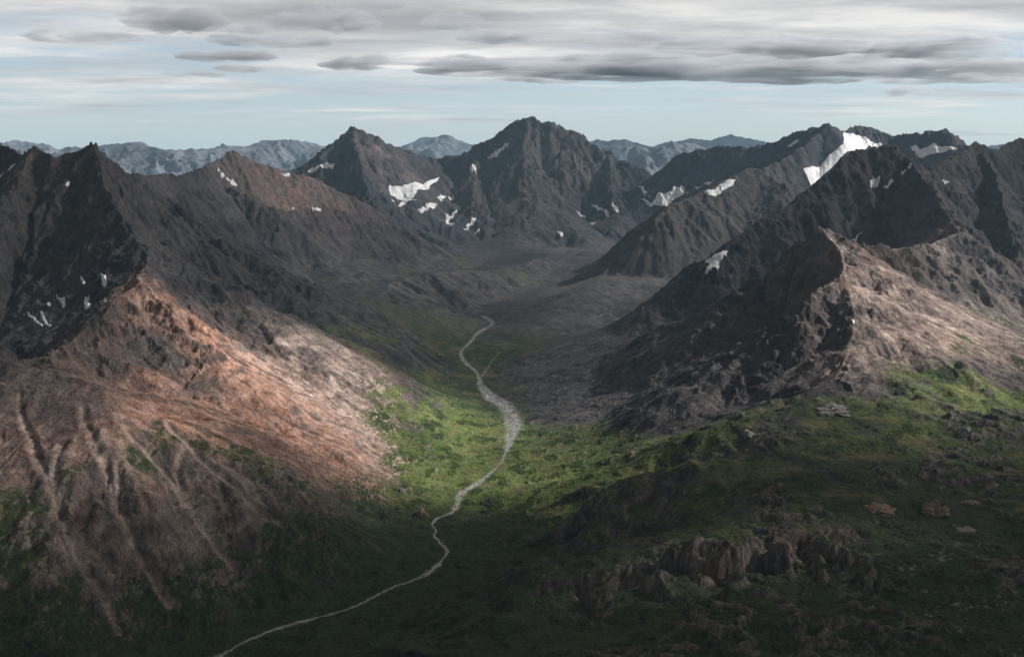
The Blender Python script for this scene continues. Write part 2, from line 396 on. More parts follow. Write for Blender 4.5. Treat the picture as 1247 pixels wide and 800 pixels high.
def lines_dist(x, y, P):
    best = np.full(x.shape, 1e9, F32)
    for a, b in zip(P, P[1:]): best = np.minimum(best, segdist(x, y, a, b)[0])
    return best

def blob(x, y, px, py, Y, rx, ry=None, rot=0.0):
    """soft disc on the ground around the point seen at px, py"""
    cx, cy, _ = hit(px, py, Y)
    ry = ry or rx
    dx, dy = x - F32(cx), y - F32(cy)
    c, s = math.cos(rot), math.sin(rot)
    u, v = (dx * c + dy * s) / rx, (-dx * s + dy * c) / ry
    return np.exp(-(u * u + v * v))

def colours(T):
    """base colour of every ground point from height, slope, gullies and place"""
    x, y, h = T['x'].astype(F32), T['y'].astype(F32), T['h']
    gx, gy = grad(h, T['x'], T['y']); slope = np.sqrt(gx * gx + gy * gy)
    s0, top, er = T['slope0'], T['top'], T['er']
    rel = h - T['fl']
    nL = fbm(x, y, 900, 4, 201); nM = fbm(x, y, 240, 4, 211); nS = fbm(x, y, 60, 3, 221); nX = fbm(x, y, 14, 3, 231)
    st = T['streak']
    fine, mid = T['lic'] if not T['far'] else (0, 0)
    crag = T['crag']
    if not T['far']: mid = np.clip(.7 * mid + .55 * T['long'], -1.2, 1.2)
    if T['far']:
        c = mix(C3(.055, .064, .080)[None, None], C3(.115, .120, .135), .5 + .5 * nL + .35 * st[1])  # bluish rock: part of the distance haze is put into the base colour
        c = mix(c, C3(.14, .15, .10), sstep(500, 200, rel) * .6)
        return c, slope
    # rock, with tilted strata
    strata = np.sin((h + 0.12 * x + 60 * nL) / 26 + 3 * nM) * .5 + .5
    c = mix(C3(.012, .0125, .0155)[None, None], C3(.050, .048, .052), .42 + .55 * nM + .35 * nS + .35 * (strata - .5))
    c = mix(c, C3(.062, .049, .045), sstep(.1, .7, nL) * .55)
    # scree: paler, on even slopes and in the lower parts of faces, drawn out in streaks
    scree = sstep(.95, .55, slope) * sstep(.10, .30, slope)
    scree = scree * np.clip(.45 + .55 * fine + .7 * mid + .3 * nS + .5 * nL, 0, 1) * (1 - .85 * np.clip(crag, 0, 1))
    sc_col = mix(C3(.058, .053, .053)[None, None], C3(.165, .143, .134), .5 + .5 * nS + .3 * fine)
    c = mix(c, sc_col, scree * (1 - .5 * sstep(.6, .95, top)))
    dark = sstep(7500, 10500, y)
    c = mix(c, c * C3(.76, .86, 1.08), dark)  # distance haze put into the rock colour: bluer farther away
    B = lambda *a: blob(x, y, *a)
    br = 0
    for a in BROWN: br = br + a[0] * B(*a[1:])
    c = mix(c, mix(C3(.056, .046, .047)[None, None], C3(.105, .085, .083), .5 + .6 * mid + .3 * nM), np.clip(br, 0, .9))
    # iron-stained rock and scree
    org = 0
    for a in ORANGE: org = org + a[0] * B(*a[1:])
    org = np.clip(org, 0, 1.2) * np.clip(.68 + .4 * nM + .25 * fine + .6 * mid, 0, 1.2)
    oc = mix(C3(.31, .135, .085)[None, None], C3(.42, .265, .195), .5 + .6 * nS + .4 * fine)
    oc = mix(oc, C3(.075, .050, .042), sstep(.10, .6, nM * .6 + nS * .5 + .12 * np.sin(h / 9) + .4 * crag - .15))
    c = mix(c, oc, org)
    pale = 0
    for a in PALE: pale = pale + a[0] * B(*a[1:])  # pale scree, its colour lifted further to brighten the sunlit faces
    pc = mix(C3(.30, .215, .18)[None, None], C3(.49, .375, .32), .5 + .5 * fine + .5 * nS + .4 * nM)
    c = mix(c, pc, np.clip(pale, 0, 1) * np.clip(.66 + .4 * fine + .8 * mid + .2 * nS + .25 * nM, 0, 1) * (1 - .8 * np.clip(crag, 0, 1)))
    tan = 0
    for a in TAN: tan = tan + a[0] * B(*a[1:])
    c = mix(c, mix(C3(.13, .098, .082)[None, None], C3(.24, .185, .155), .5 + .5 * nS + .4 * mid), np.clip(tan, 0, 1) * np.clip(.6 + .4 * nM + .8 * mid + .2 * nS, 0, 1))
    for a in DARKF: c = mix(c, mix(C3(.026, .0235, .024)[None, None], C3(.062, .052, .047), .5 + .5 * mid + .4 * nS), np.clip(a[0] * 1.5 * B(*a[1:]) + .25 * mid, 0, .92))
    # tundra on gentle low ground
    near = sstep(7600, 5600, y)
    veg = sstep(260, 60, rel - 160 * (nM) - 90 * nL) * sstep(.85, .45, slope + .25 * nS)
    veg = veg * (.15 + .85 * near)
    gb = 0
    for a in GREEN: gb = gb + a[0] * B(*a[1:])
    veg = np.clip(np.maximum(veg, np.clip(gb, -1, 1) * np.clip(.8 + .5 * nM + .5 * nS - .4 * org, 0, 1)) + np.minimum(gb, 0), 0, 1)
    veg = veg * (1 - .9 * sstep(.70, 1.05, slope + .3 * nS))
    veg = sstep(.22, .80, veg + .25 * nM + .25 * nS + .18 * nX + .15 * mid)
    fresh_lit = 0  # fresh grass, with sunlight put into its colour where it falls
    for a in FRESH_LIT: fresh_lit = fresh_lit + a[0] * B(*a[1:])
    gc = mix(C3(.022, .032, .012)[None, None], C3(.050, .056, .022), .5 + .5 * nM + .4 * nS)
    gc = mix(gc, mix(C3(.052, .088, .021)[None, None], C3(.150, .165, .055), .5 + .6 * nM + .6 * nS), np.clip(fresh_lit + .15 * nM, 0, 1))
    gc = mix(gc, gc * C3(.42, .55, .45), sstep(.0, .45, nX * .8 + nS * .7 - .05))
    gc = mix(gc, C3(.085, .072, .040), sstep(.2, .8, nL + .5 * nS) * .7)
    gc = mix(gc, C3(.075, .066, .046), (1 - near) * .75)
    tk = fbm(x, y, 95, 4, 241)
    gc = mix(gc, C3(.016, .030, .010), sstep(.12, .38, tk + .25 * nX) * near * .8)
    gc = mix(gc, C3(.12, .098, .055), sstep(.22, .5, -tk + .3 * nM) * near * .45)
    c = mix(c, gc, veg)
    # dark scrub with bare earth showing through
    low = sstep(60, -40, rel - 62 - 70 * nM - 45 * nS - 30 * mid) * sstep(3500, 2900, y) * sstep(500, -300, x)
    sb = 0
    for a in SCRUB: sb = sb + a[0] * B(*a[1:])
    sb = np.maximum(sstep(.3, .55, low + .2 * nX), sstep(.36, .62, np.clip(sb, 0, 1.2) + .30 * nS + .42 * nM + .15 * nX))
    sb = sb * (1 - .9 * sstep(.75, 1.1, slope + .3 * nS))
    dc = mix(C3(.014, .024, .012)[None, None], C3(.034, .044, .018), .5 + .7 * nX + .4 * nS)
    c = mix(c, dc, sb)
    k = sstep(16, 4, T['chute'] + 4 * nX + 5 * nS - 4 * nM) * np.clip(.75 + .5 * nX + .6 * nM, 0, 1)
    c = mix(c, mix(C3(.14, .105, .088)[None, None], C3(.24, .19, .16), .5 + nS), k)
    rockc = mix(C3(.050, .044, .040)[None, None], C3(.135, .112, .095), .5 + .6 * nS + .4 * nX)
    bl = np.clip(T['knoll'] * .9 + .5 * np.clip(crag, 0, 1) * sstep(3700, 3200, y) * sstep(-100, 250, x) + .9 * sstep(.75, 1.1, slope + .2 * nS) * sstep(3300, 2900, y) * sstep(-100, 150, x), 0, 1) * np.clip(.7 + .6 * nX, 0, 1)
    c = mix(c, rockc, bl)
    bl = 0
    for a in ROCKY: bl = bl + a[0] * B(*a[1:])
    bl = np.clip(bl, 0, 1) * sstep(.30, .65, nX * .6 + nS * .5 + .5 * nM)
    c = mix(c, mix(C3(.10, .092, .085)[None, None], C3(.20, .185, .17), .5 + nX), bl)
    # gravel: bars along the creeks and outwash flats up the valley
    rd = T['rd']
    wide = 5 + 33 * sstep(750, 150, np.abs(y - 4500)) + 7 * sstep(4800, 5600, y) + 5 * nS + 12 * np.clip(fbm(x, y, 330, 2, 251), 0, 1)
    bar = sstep(1.3, .6, (rd + 10 * nX + 14 * nS + 8 * nM) / np.maximum(wide, 4)) * np.clip(.75 + .9 * nX + .3 * nS, 0, 1)
    r2 = river_dist(x, y, 1)
    bar = np.maximum(bar, sstep(10, 2, r2 + 6 * nX + 6 * nS) * np.clip(.35 + .9 * nX + .9 * nM, 0, .8))
    flat = 0
    for a in GRAVEL: flat = flat + a[0] * B(*a[1:])
    flat = np.clip(flat, 0, 1) * sstep(.5, .25, slope) * np.clip(.7 + .6 * nM + .4 * nS, 0, 1)
    c = mix(c, mix(C3(.062, .058, .060)[None, None], C3(.115, .107, .107), .5 + .5 * nS), flat)
    c = mix(c, mix(C3(.15, .142, .132)[None, None], C3(.34, .325, .31), .5 + 1.0 * nX + .4 * nS), bar)
    c = c * (1 + (.55 * T['grain'] + .35 * gnoise(x / 3.1, y / 3.1, 247)) * (1 - .6 * sstep(3500, 7500, y)))[..., None]
    return np.clip(c, .005, .8), slope

ORANGE = [(1.0, 215, 395, 3.95, 260), (1.0, 270, 440, 3.85, 300), (.9, 330, 490, 3.8, 330), (.7, 400, 545, 3.75, 350), (.6, 180, 350, 4.1, 130), (.8, 230, 500, 3.5, 250),
          (.45, 150, 520, 3.1, 350), (.35, 60, 560, 2.95, 320), (.4, 120, 440, 3.55, 200), (.5, 1050, 315, 4.95, 200), (.35, 1090, 340, 4.7, 250), (.5, 1155, 412, 4.3, 130), (.3, 1040, 350, 4.3, 100), (.4, 1008, 310, 4.7, 60),
          (.35, 370, 240, 8.4, 600), (.3, 440, 430, 4.9, 250), (.55, 1000, 660, 2.42, 90), (.6, 870, 700, 2.3, 60), (.35, 760, 720, 2.28, 90)]
TAN = [(.7, 60, 610, 2.85, 260), (.7, 170, 640, 2.8, 260), (.6, 260, 600, 2.95, 220), (.5, 20, 460, 3.3, 200), (.6, 130, 560, 3.0, 200), (.7, 30, 680, 2.6, 180), (.5, 320, 600, 3.1, 180)]
BROWN = [(.8, 345, 222, 8.3, 500), (.8, 300, 215, 8.0, 400), (.7, 420, 245, 8.7, 380), (.5, 60, 380, 4.3, 250), (.5, 200, 235, 6.0, 350)]
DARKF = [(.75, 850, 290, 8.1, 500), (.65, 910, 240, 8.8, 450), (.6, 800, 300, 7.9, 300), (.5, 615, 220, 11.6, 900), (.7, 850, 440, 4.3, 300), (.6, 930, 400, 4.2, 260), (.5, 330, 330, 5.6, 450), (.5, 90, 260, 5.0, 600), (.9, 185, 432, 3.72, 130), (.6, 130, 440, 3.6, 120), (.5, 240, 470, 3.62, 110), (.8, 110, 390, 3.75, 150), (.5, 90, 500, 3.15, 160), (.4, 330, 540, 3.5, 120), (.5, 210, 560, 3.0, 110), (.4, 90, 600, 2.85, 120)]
PALE = [(.8, 330, 420, 4.4, 220), (.9, 390, 470, 4.4, 260), (.9, 440, 510, 4.3, 260), (.7, 480, 560, 4.1, 220), (.7, 430, 440, 4.9, 200), (.6, 190, 350, 4.05, 110), (.7, 20, 215, 5.3, 240),
        (.9, 1050, 330, 4.5, 380), (.9, 1090, 380, 4.2, 350), (.8, 1140, 340, 4.9, 420), (.7, 1200, 310, 5.3, 420), (.8, 1060, 420, 3.9, 240), (.8, 1190, 390, 4.5, 420), (.7, 1230, 420, 4.4, 320),
        (.45, 665, 180, 12.1, 300), (.45, 700, 190, 12.0, 300), (.4, 730, 215, 11.7, 300), (.5, 445, 165, 11.5, 220), (.5, 470, 210, 11.0, 420), (.6, 880, 260, 8.4, 260), (.5, 800, 290, 7.9, 240), (.6, 840, 320, 7.7, 200)]
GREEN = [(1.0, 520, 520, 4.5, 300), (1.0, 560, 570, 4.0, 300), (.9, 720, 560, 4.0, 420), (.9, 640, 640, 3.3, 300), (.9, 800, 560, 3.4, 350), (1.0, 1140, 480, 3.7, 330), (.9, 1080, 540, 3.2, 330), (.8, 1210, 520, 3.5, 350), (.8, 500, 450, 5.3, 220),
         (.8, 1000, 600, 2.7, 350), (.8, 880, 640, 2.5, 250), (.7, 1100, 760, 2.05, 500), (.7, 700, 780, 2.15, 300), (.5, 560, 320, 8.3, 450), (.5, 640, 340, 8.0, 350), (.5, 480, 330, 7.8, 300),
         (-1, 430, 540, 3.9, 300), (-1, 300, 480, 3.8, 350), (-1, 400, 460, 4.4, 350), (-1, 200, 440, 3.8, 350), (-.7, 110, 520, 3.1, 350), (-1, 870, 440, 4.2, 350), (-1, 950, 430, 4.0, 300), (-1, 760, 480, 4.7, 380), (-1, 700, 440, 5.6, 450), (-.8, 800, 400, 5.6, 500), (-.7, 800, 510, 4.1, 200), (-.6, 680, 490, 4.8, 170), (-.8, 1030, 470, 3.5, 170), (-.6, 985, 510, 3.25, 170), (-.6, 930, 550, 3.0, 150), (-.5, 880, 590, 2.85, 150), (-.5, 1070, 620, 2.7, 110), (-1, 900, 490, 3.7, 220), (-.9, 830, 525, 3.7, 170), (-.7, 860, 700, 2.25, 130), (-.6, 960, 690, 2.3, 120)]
FRESH_LIT = [(.9, 520, 500, 4.7, 330), (1.0, 560, 570, 4.0, 360), (.9, 600, 520, 4.4, 250), (.9, 720, 560, 4.0, 420), (.5, 640, 640, 3.3, 300), (.5, 800, 570, 3.3, 300), (.75, 1145, 468, 3.8, 260), (.3, 1100, 520, 3.3, 250), (.45, 1230, 490, 3.7, 300), (.35, 480, 440, 5.4, 300), (.25, 420, 750, 2.6, 250), (.3, 860, 640, 2.5, 200)]
SCRUB = [(.6, 350, 690, 2.7, 260), (.5, 400, 650, 3.0, 200), (.8, 1000, 770, 2.05, 330), (.6, 860, 790, 1.95, 300), (.6, 720, 700, 2.5, 250), (.6, 1180, 650, 2.6, 350), (.7, 1150, 740, 2.1, 350), (.4, 60, 600, 2.9, 120), (.4, 200, 560, 3.05, 120)]
ROCKY = [(.8, 1200, 740, 2.1, 130), (1.0, 1235, 790, 1.9, 120), (.8, 1130, 760, 2.05, 110), (.7, 960, 500, 3.2, 120), (.6, 900, 560, 2.95, 140), (.5, 1090, 690, 2.3, 160), (.5, 1200, 690, 2.3, 160), (.6, 1000, 490, 3.3, 100), (.5, 560, 580, 3.9, 140)]
GRAVEL = [(.9, 720, 345, 8.0, 420), (.8, 800, 350, 7.6, 420), (.9, 700, 400, 6.6, 380), (.7, 750, 420, 6.2, 380), (.7, 860, 320, 7.8, 400), (.8, 690, 300, 10, 700), (.6, 600, 400, 6.6, 240), (.7, 720, 480, 5.0, 330), (.8, 700, 395, 6.6, 220), (.7, 690, 365, 7.3, 260)]

# ---------------------------------------------------------------- materials
def mat(name):
    m = bpy.data.materials.new(name); m.use_nodes = True
    nt = m.node_tree; b = nt.nodes['Principled BSDF']
    return m, nt, b
def nd(nt, t, **kw):
    n = nt.nodes.new(t)
    for k, v in kw.items():
        if k in n.inputs: n.inputs[k].default_value = v
        else: setattr(n, k, v)
    return n

def ground_material(name, far=False):
    m, nt, b = mat(name)
    L = nt.links.new
    at_ = nd(nt, 'ShaderNodeAttribute', attribute_name='ground_colour')
    geo = nd(nt, 'ShaderNodeNewGeometry')
    n1 = nd(nt, 'ShaderNodeTexNoise', Scale=1 / (160 if far else 38), Detail=7, Roughness=.72)
    L(geo.outputs['Position'], n1.inputs['Vector'])
    mr = nd(nt, 'ShaderNodeMapRange'); mr.inputs['From Min'].default_value = .25; mr.inputs['From Max'].default_value = .75
    mr.inputs['To Min'].default_value = .32; mr.inputs['To Max'].default_value = 1.75
    L(n1.outputs['Fac'], mr.inputs['Value'])
    mx = nd(nt, 'ShaderNodeVectorMath', operation='SCALE')
    L(at_.outputs['Color'], mx.inputs[0]); L(mr.outputs['Result'], mx.inputs['Scale'])
    L(mx.outputs['Vector'], b.inputs['Base Color'])
    b.inputs['Roughness'].default_value = .95
    b.inputs['Specular IOR Level'].default_value = .15
    if not far:
        n2 = nd(nt, 'ShaderNodeTexNoise', Scale=1 / 26, Detail=6, Roughness=.72)
        L(geo.outputs['Position'], n2.inputs['Vector'])
        bp = nd(nt, 'ShaderNodeBump', Strength=.9, Distance=9.0)
        L(n2.outputs['Fac'], bp.inputs['Height']); L(bp.outputs['Normal'], b.inputs['Normal'])
    return m

def snow_material():
    m, nt, b = mat('old_snow')
    geo = nd(nt, 'ShaderNodeNewGeometry')
    n1 = nd(nt, 'ShaderNodeTexNoise', Scale=1 / 45, Detail=5, Roughness=.6)
    nt.links.new(geo.outputs['Position'], n1.inputs['Vector'])
    cr = nd(nt, 'ShaderNodeValToRGB')
    cr.color_ramp.elements[0].position = .22; cr.color_ramp.elements[0].color = (.34, .33, .32, 1)
    cr.color_ramp.elements[1].position = .6; cr.color_ramp.elements[1].color = (.64, .645, .66, 1)
    nt.links.new(n1.outputs['Fac'], cr.inputs['Fac']); nt.links.new(cr.outputs['Color'], b.inputs['Base Color'])
    b.inputs['Roughness'].default_value = .7
    return m

def water_material():
    m, nt, b = mat('glacial_water')
    geo = nd(nt, 'ShaderNodeNewGeometry')
    n1 = nd(nt, 'ShaderNodeTexNoise', Scale=1 / 12, Detail=3)
    nt.links.new(geo.outputs['Position'], n1.inputs['Vector'])
    cr = nd(nt, 'ShaderNodeValToRGB')
    cr.color_ramp.elements[0].color = (.13, .14, .14, 1); cr.color_ramp.elements[1].color = (.30, .305, .30, 1)
    nt.links.new(n1.outputs['Fac'], cr.inputs['Fac']); nt.links.new(cr.outputs['Color'], b.inputs['Base Color'])
    b.inputs['Roughness'].default_value = .25
    bp = nd(nt, 'ShaderNodeBump', Strength=.3, Distance=.5)
    nt.links.new(n1.outputs['Fac'], bp.inputs['Height']); nt.links.new(bp.outputs['Normal'], b.inputs['Normal'])
    return m

def volume_material(name, colour, density, aniso=0.0):
    m = bpy.data.materials.new(name); m.use_nodes = True; nt = m.node_tree
    nt.nodes.clear()
    o = nd(nt, 'ShaderNodeOutputMaterial'); v = nd(nt, 'ShaderNodeVolumePrincipled')
    v.inputs['Color'].default_value = (*colour, 1); v.inputs['Density'].default_value = density
    v.inputs['Anisotropy'].default_value = aniso
    nt.links.new(v.outputs['Volume'], o.inputs['Volume'])
    return m

def tag(o, label=None, cat=None, group=None, kind=None):
    for k, v in (('label', label), ('category', cat), ('group', group), ('kind', kind)):
        if v: o[k] = v
    return o

def mesh_np(name, V, F, m, smooth=True, col=None):
    """V n x 3, F n x 4 (or n x 3)"""
    me = bpy.data.meshes.new(name)
    me.vertices.add(len(V)); me.vertices.foreach_set('co', np.ascontiguousarray(V, F32).ravel())
    k = F.shape[1]
    me.loops.add(F.size); me.loops.foreach_set('vertex_index', np.ascontiguousarray(F, np.int32).ravel())
    me.polygons.add(len(F)); me.polygons.foreach_set('loop_start', np.arange(0, F.size, k, dtype=np.int32))
    me.polygons.foreach_set('use_smooth', np.full(len(F), smooth))
    me.update(calc_edges=True)
    if col is not None:
        a = me.attributes.new('ground_colour', 'FLOAT_COLOR', 'POINT')
        a.data.foreach_set('color', np.concatenate([col, np.ones((len(col), 1), F32)], 1).astype(F32).ravel())
    me.materials.append(m)
    o = bpy.data.objects.new(name, me); COL.objects.link(o)
    return o

def sub_mesh(V, F, keep):
    f = F[keep]
    ids, inv = np.unique(f, return_inverse=True)
    return ids, inv.reshape(f.shape)

def project(x, y, z):
    z = z - CZ
    df = y * CT - z * ST; du = y * ST + z * CT
    return 623.5 + FPX * x / df, 400 - FPX * du / df, df

# ---------------------------------------------------------------- terrain
GROUND = {
    'valley': ('valley_floor', 'green and gravelly valley floor winding between the mountains'),
    'left': ('left_mountain', 'dark craggy mountain with scree slopes beside the valley'),
    'orange': ('rust_mountain', 'rust orange spur with a dark triangular scree face'),
    'bench': ('left_foothill', 'reddish brown foothill with pale gullies running down into dark scrub'),
    'pyramid': ('pyramid_mountain', 'smooth brown pyramid shaped mountain above a cliff band'),
    'cliffs': ('cliff_terrace', 'dark vertical cliff band with a gentle brown slope below'),
    'knob': ('rocky_knoll', 'small dark rocky knoll on the valley side'),
    'twin': ('jagged_mountain', 'jagged dark peak with pale ribs and a small glacier at its side'),
    'central': ('central_mountain', 'tallest dark pyramid mountain closing the head of the valley'),
    'snowy': ('glacier_mountain', 'dark flat topped mountain holding a white glacier'),
    'dome': ('domed_mountain', 'blunt dark dome with banded cliffs beside the valley head'),
    'right': ('right_mountain', 'dark craggy mountain with a pale pink scree ridge'),
    'shelf': ('foreground_hill', 'green and rocky tundra shoulder nearest the viewer'),
    'farleft': ('distant_range', 'hazy blue mountain range behind the left peaks'),
    'farmid': ('distant_peak', 'faint blue flat topped peak between two dark summits'),
    'farright': ('distant_mountains', 'hazy blue pointed mountains behind the central ridge'),
}
def build_ground(T, skip_valley=False):
    ny, nv = T['h'].shape
    c, slope = colours(T)
    V = np.stack([T['x'], T['y'], T['h']], -1).reshape(-1, 3)
    idx = np.arange(ny * nv).reshape(ny, nv)
    F = np.stack([idx[:-1, :-1], idx[:-1, 1:], idx[1:, 1:], idx[1:, :-1]], -1).reshape(-1, 4)
    gx, gy = grad(T['h'], T['x'], T['y'])
    N = np.stack([-gx, -gy, np.ones_like(gx)], -1).reshape(-1, 3); N /= np.linalg.norm(N, axis=1, keepdims=True)
    fm = T['mid'][:-1, :-1].ravel()
    cc = c.reshape(-1, 3)
    m = ground_material('distant_ground' if T['far'] else 'mountain_ground', T['far'])
    for k, key in enumerate(NAMES):
        keep = fm == k
        if not keep.any(): continue
        ids, f = sub_mesh(V, F, keep)
        nm, lab = GROUND[key]
        if T['far'] and key == 'valley': nm, lab = 'distant_lowland', 'hazy low ground between the distant ranges'
        o = mesh_np(nm, V[ids], f, m, True, cc[ids])
        o.data.normals_split_custom_set_from_vertices(N[ids])
        tag(o, lab, kind='structure')
    T['V'], T['F'] = V, F

t0 = time.time()
QUAL = 1.0
TM = terrain(1000, 17000, int(1750 * QUAL), main_v())
print('terrain', round(time.time() - t0, 1))
build_ground(TM)
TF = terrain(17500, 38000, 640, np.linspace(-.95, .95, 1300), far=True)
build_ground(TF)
print('ground', round(time.time() - t0, 1))
m, nt, b = mat('lowland_soil'); b.inputs['Base Color'].default_value = (.08, .085, .06, 1); b.inputs['Roughness'].default_value = 1
n1 = nd(nt, 'ShaderNodeTexNoise', Scale=.002); g1 = nd(nt, 'ShaderNodeNewGeometry'); r1 = nd(nt, 'ShaderNodeValToRGB')
r1.color_ramp.elements[0].color = (.05, .055, .035, 1); r1.color_ramp.elements[1].color = (.11, .10, .08, 1)
nt.links.new(g1.outputs['Position'], n1.inputs['Vector']); nt.links.new(n1.outputs['Fac'], r1.inputs['Fac']); nt.links.new(r1.outputs['Color'], b.inputs['Base Color'])
S = 80000.
tag(mesh_np('ground', np.array([(-S, -S, -200), (S, -S, -200), (S, S, -200), (-S, S, -200)]), np.array([[0, 1, 2, 3]]), m), kind='structure')

# ---------------------------------------------------------------- creeks
def ribbon(P, width, wob, seed, off=0.0):
    """a wandering strip of water laid along the path P (n x 3)"""
    P = np.asarray(P)[:, :2]
    d = np.r_[0, np.cumsum(np.linalg.norm(np.diff(P, axis=0), axis=1))]
    n = int(d[-1] / 9); s = np.linspace(0, d[-1], n)
    Q = np.stack([np.interp(s, d, P[:, 0]), np.interp(s, d, P[:, 1])], 1)
    t = np.gradient(Q, axis=0); t /= np.linalg.norm(t, axis=1, keepdims=True)
    nrm = np.stack([-t[:, 1], t[:, 0]], 1)
    z0 = np.zeros(n)
    k = np.minimum(1, np.minimum(s, s[-1] - s) / 120)
    k = k if off else 1
    o = off * np.sin(s / 95 + seed) * k + wob * 1.6 * fbm(s, z0 + 7.7, 120, 4, seed)
    w = width * np.clip(1 + .9 * fbm(s, z0, 75, 3, seed + 3), .35, 2.2) / 2
    rows = []
    for e in (-1, -.5, 0, .5, 1):
        q = Q + nrm * (o + e * w)[:, None]
        rows.append(np.c_[q, ground_z(q[:, 0], q[:, 1]) + (0.9 - 1.1 * e * e)])
    V = np.stack(rows, 1).reshape(-1, 3); idx = np.arange(n * 5).reshape(n, 5)
    F = np.stack([idx[:-1, :-1], idx[:-1, 1:], idx[1:, 1:], idx[1:, :-1]], -1).reshape(-1, 4)
    return V, F
WATER = water_material()
def creek(name, parts):
    Vs, Fs, n = [], [], 0
    for V, F in parts: Vs.append(V); Fs.append(F + n); n += len(V)
    o = mesh_np(name, np.concatenate(Vs), np.concatenate(Fs), WATER)
    return tag(o, kind='structure')
A = CREEKS[0]; wid = (A[:, 1] > 3900) & (A[:, 1] < 4900)
creek('river', [ribbon(A, 5, 11, 1), ribbon(A[wid], 4, 10, 2, 17), ribbon(A[wid], 3.5, 9, 5, -15), ribbon(A[wid], 3, 9, 8, 26)])
brook = smooth_path([hit(*p) for p in [(786,375),(770,379),(745,383),(722,387)]], 5)
creek('mountain_brook', [ribbon(brook, 8, 8, 9)])

# ---------------------------------------------------------------- snow
SNOW_M = snow_material(); SUB = 3
SNOW = []
def snow(poly, label, name='snow_patch', cat='snow patch', group='snow patches on the mountains'):
    SNOW.append((poly, label, name, cat, group))
snow([(1027.7,164.2),(1037.7,163.4),(1051.7,171.4),(1071.8,176.2),(1055.7,180.2),(1041.7,182.2),(1023.7,190.2),(1011.6,200.2),(997.6,214.3),(991.6,227.5),(983.6,231.5),(971.5,224.3),(955.5,222.3),(933.4,214.3),(951.5,215.5),(963.5,210.3),(983.6,202.2),(1003.6,192.2),(1017.6,184.2),(1025.7,176.2)], 'largest white glacier, sloping in a long tongue below the flat topped dark summit', 'glacier', 'glacier', 'glaciers in the high basins')
snow([(1109.1,179.4),(1119.9,181.0),(1135.9,174.2),(1152.0,178.2),(1166.0,183.0),(1141.9,186.2),(1131.9,188.2),(1121.9,191.4),(1115.1,186.2)], 'broad white snowfield behind the dark ridge, right of the largest glacier', 'glacier', 'glacier', 'glaciers in the high basins')
snow([(476.3,227.5),(494.3,225.1),(512.4,223.4),(526.4,219.4),(534.4,216.2),(518.4,230.3),(504.4,238.3),(486.3,243.5),(478.3,238.3)], 'greyish glacier in the saddle between the jagged peak and the tallest peak', 'glacier', 'glacier', 'glaciers in the high basins')
snow([(793.1,250.3),(803.1,236.3),(817.1,232.3),(819.9,225.9),(833.2,229.1),(830.4,237.1),(819.1,243.5),(807.1,250.3)], 'bright glacier in the gap just left of the domed cliff mountain', 'glacier', 'glacier', 'glaciers in the high basins')
snow([(861.3,312.5),(871.3,304.5),(889.3,296.5),(907.4,289.3),(895.4,298.5),(883.3,306.5),(867.3,312.5),(859.3,317.3)], 'thin white glacier edge between the domed cliffs and the dark craggy ridge', 'glacier', 'glacier', 'glaciers in the high basins')
snow([(861.3,234.3),(883.3,221.5),(894.2,217.5),(888.1,227.5),(867.3,239.9)], 'slanting white snowfield on the left shoulder of the domed mountain', 'glacier', 'glacier', 'glaciers in the high basins')
snow([(843.2,226.7),(869.3,218.7),(863.3,224.7),(847.2,229.5)], 'flat snow strip between the gap glacier and the domed mountain')
snow([(1063.0,213.9),(1072.6,213.9),(1068.2,226.7),(1060.6,228.7)], 'upright white snow patch on the dark face below the right summit')
snow([(1077.0,226.7),(1088.6,219.1),(1087.4,222.7),(1080.6,228.3)], 'slanting snow patch just right of the upright one below the right summit')
snow([(1101.9,207.1),(1109.9,199.0),(1108.7,204.3),(1097.8,210.7)], 'snow patch highest under the dark right summit crest')
snow([(1037.7,291.3),(1050.5,280.0),(1046.1,286.8),(1038.5,295.3)], 'narrow snow streak in the dark bowl behind the pink scree ridge')
snow([(957.5,179.4),(973.9,168.6),(969.9,173.8)], 'thin snow streak on the left flank of the glacier mountain')
snow([(1147.2,219.1),(1156.0,221.9),(1150.0,224.3)], 'tiny snow patch on the skyline shoulder right of the dark bowl')
snow([(593.8,191.0),(626.7,168.1),(630.3,169.7),(598.6,191.4)], 'long diagonal snow streak high on the tallest peak')
snow([(611.8,183.0),(619.8,176.5),(621.9,178.5)], 'short snow streak beside the long diagonal one on the tallest peak')
snow([(571.7,205.4),(579.8,200.6),(578.9,208.6),(574.9,209.4)], 'small snow spot halfway up the left flank of the tallest peak')
snow([(532.4,240.3),(542.5,238.7),(538.9,245.1)], 'roundish snow spot on the slope right of the greyish glacier')
snow([(545.7,239.5),(553.3,236.7),(548.9,244.3)], 'roundish snow spot a little nearer the tallest peak than its twin')
snow([(543.7,261.5),(556.9,256.7),(549.3,265.1),(546.1,270.4),(553.3,273.6),(550.5,275.6),(542.9,270.8)], 'hook shaped snow patch at the left foot of the tallest peak')
snow([(562.9,276.8),(579.8,263.9),(579.4,267.6),(566.5,278.4)], 'diagonal snow streak at the foot of the tallest peak')
snow([(572.5,285.2),(583.8,278.4),(583.4,281.2)], 'lowest short snow streak at the foot of the tallest peak')
snow([(469.5,241.9),(486.3,244.7),(510.4,242.7),(488.3,248.3)], 'thin curved snow rim under the greyish glacier')
snow([(509.6,255.1),(531.2,248.3),(529.2,252.7),(514.4,259.1)], 'wispy snow strip on the moraine below the greyish glacier')
snow([(722.1,248.7),(728.9,251.5),(741.7,261.1),(738.9,263.9),(726.9,255.1)], 'curving snow streak in a gully on the right foot of the tallest peak')
snow([(742.1,249.5),(753.8,256.7),(751.0,259.1)], 'short snow streak just right of the curving gully streak')
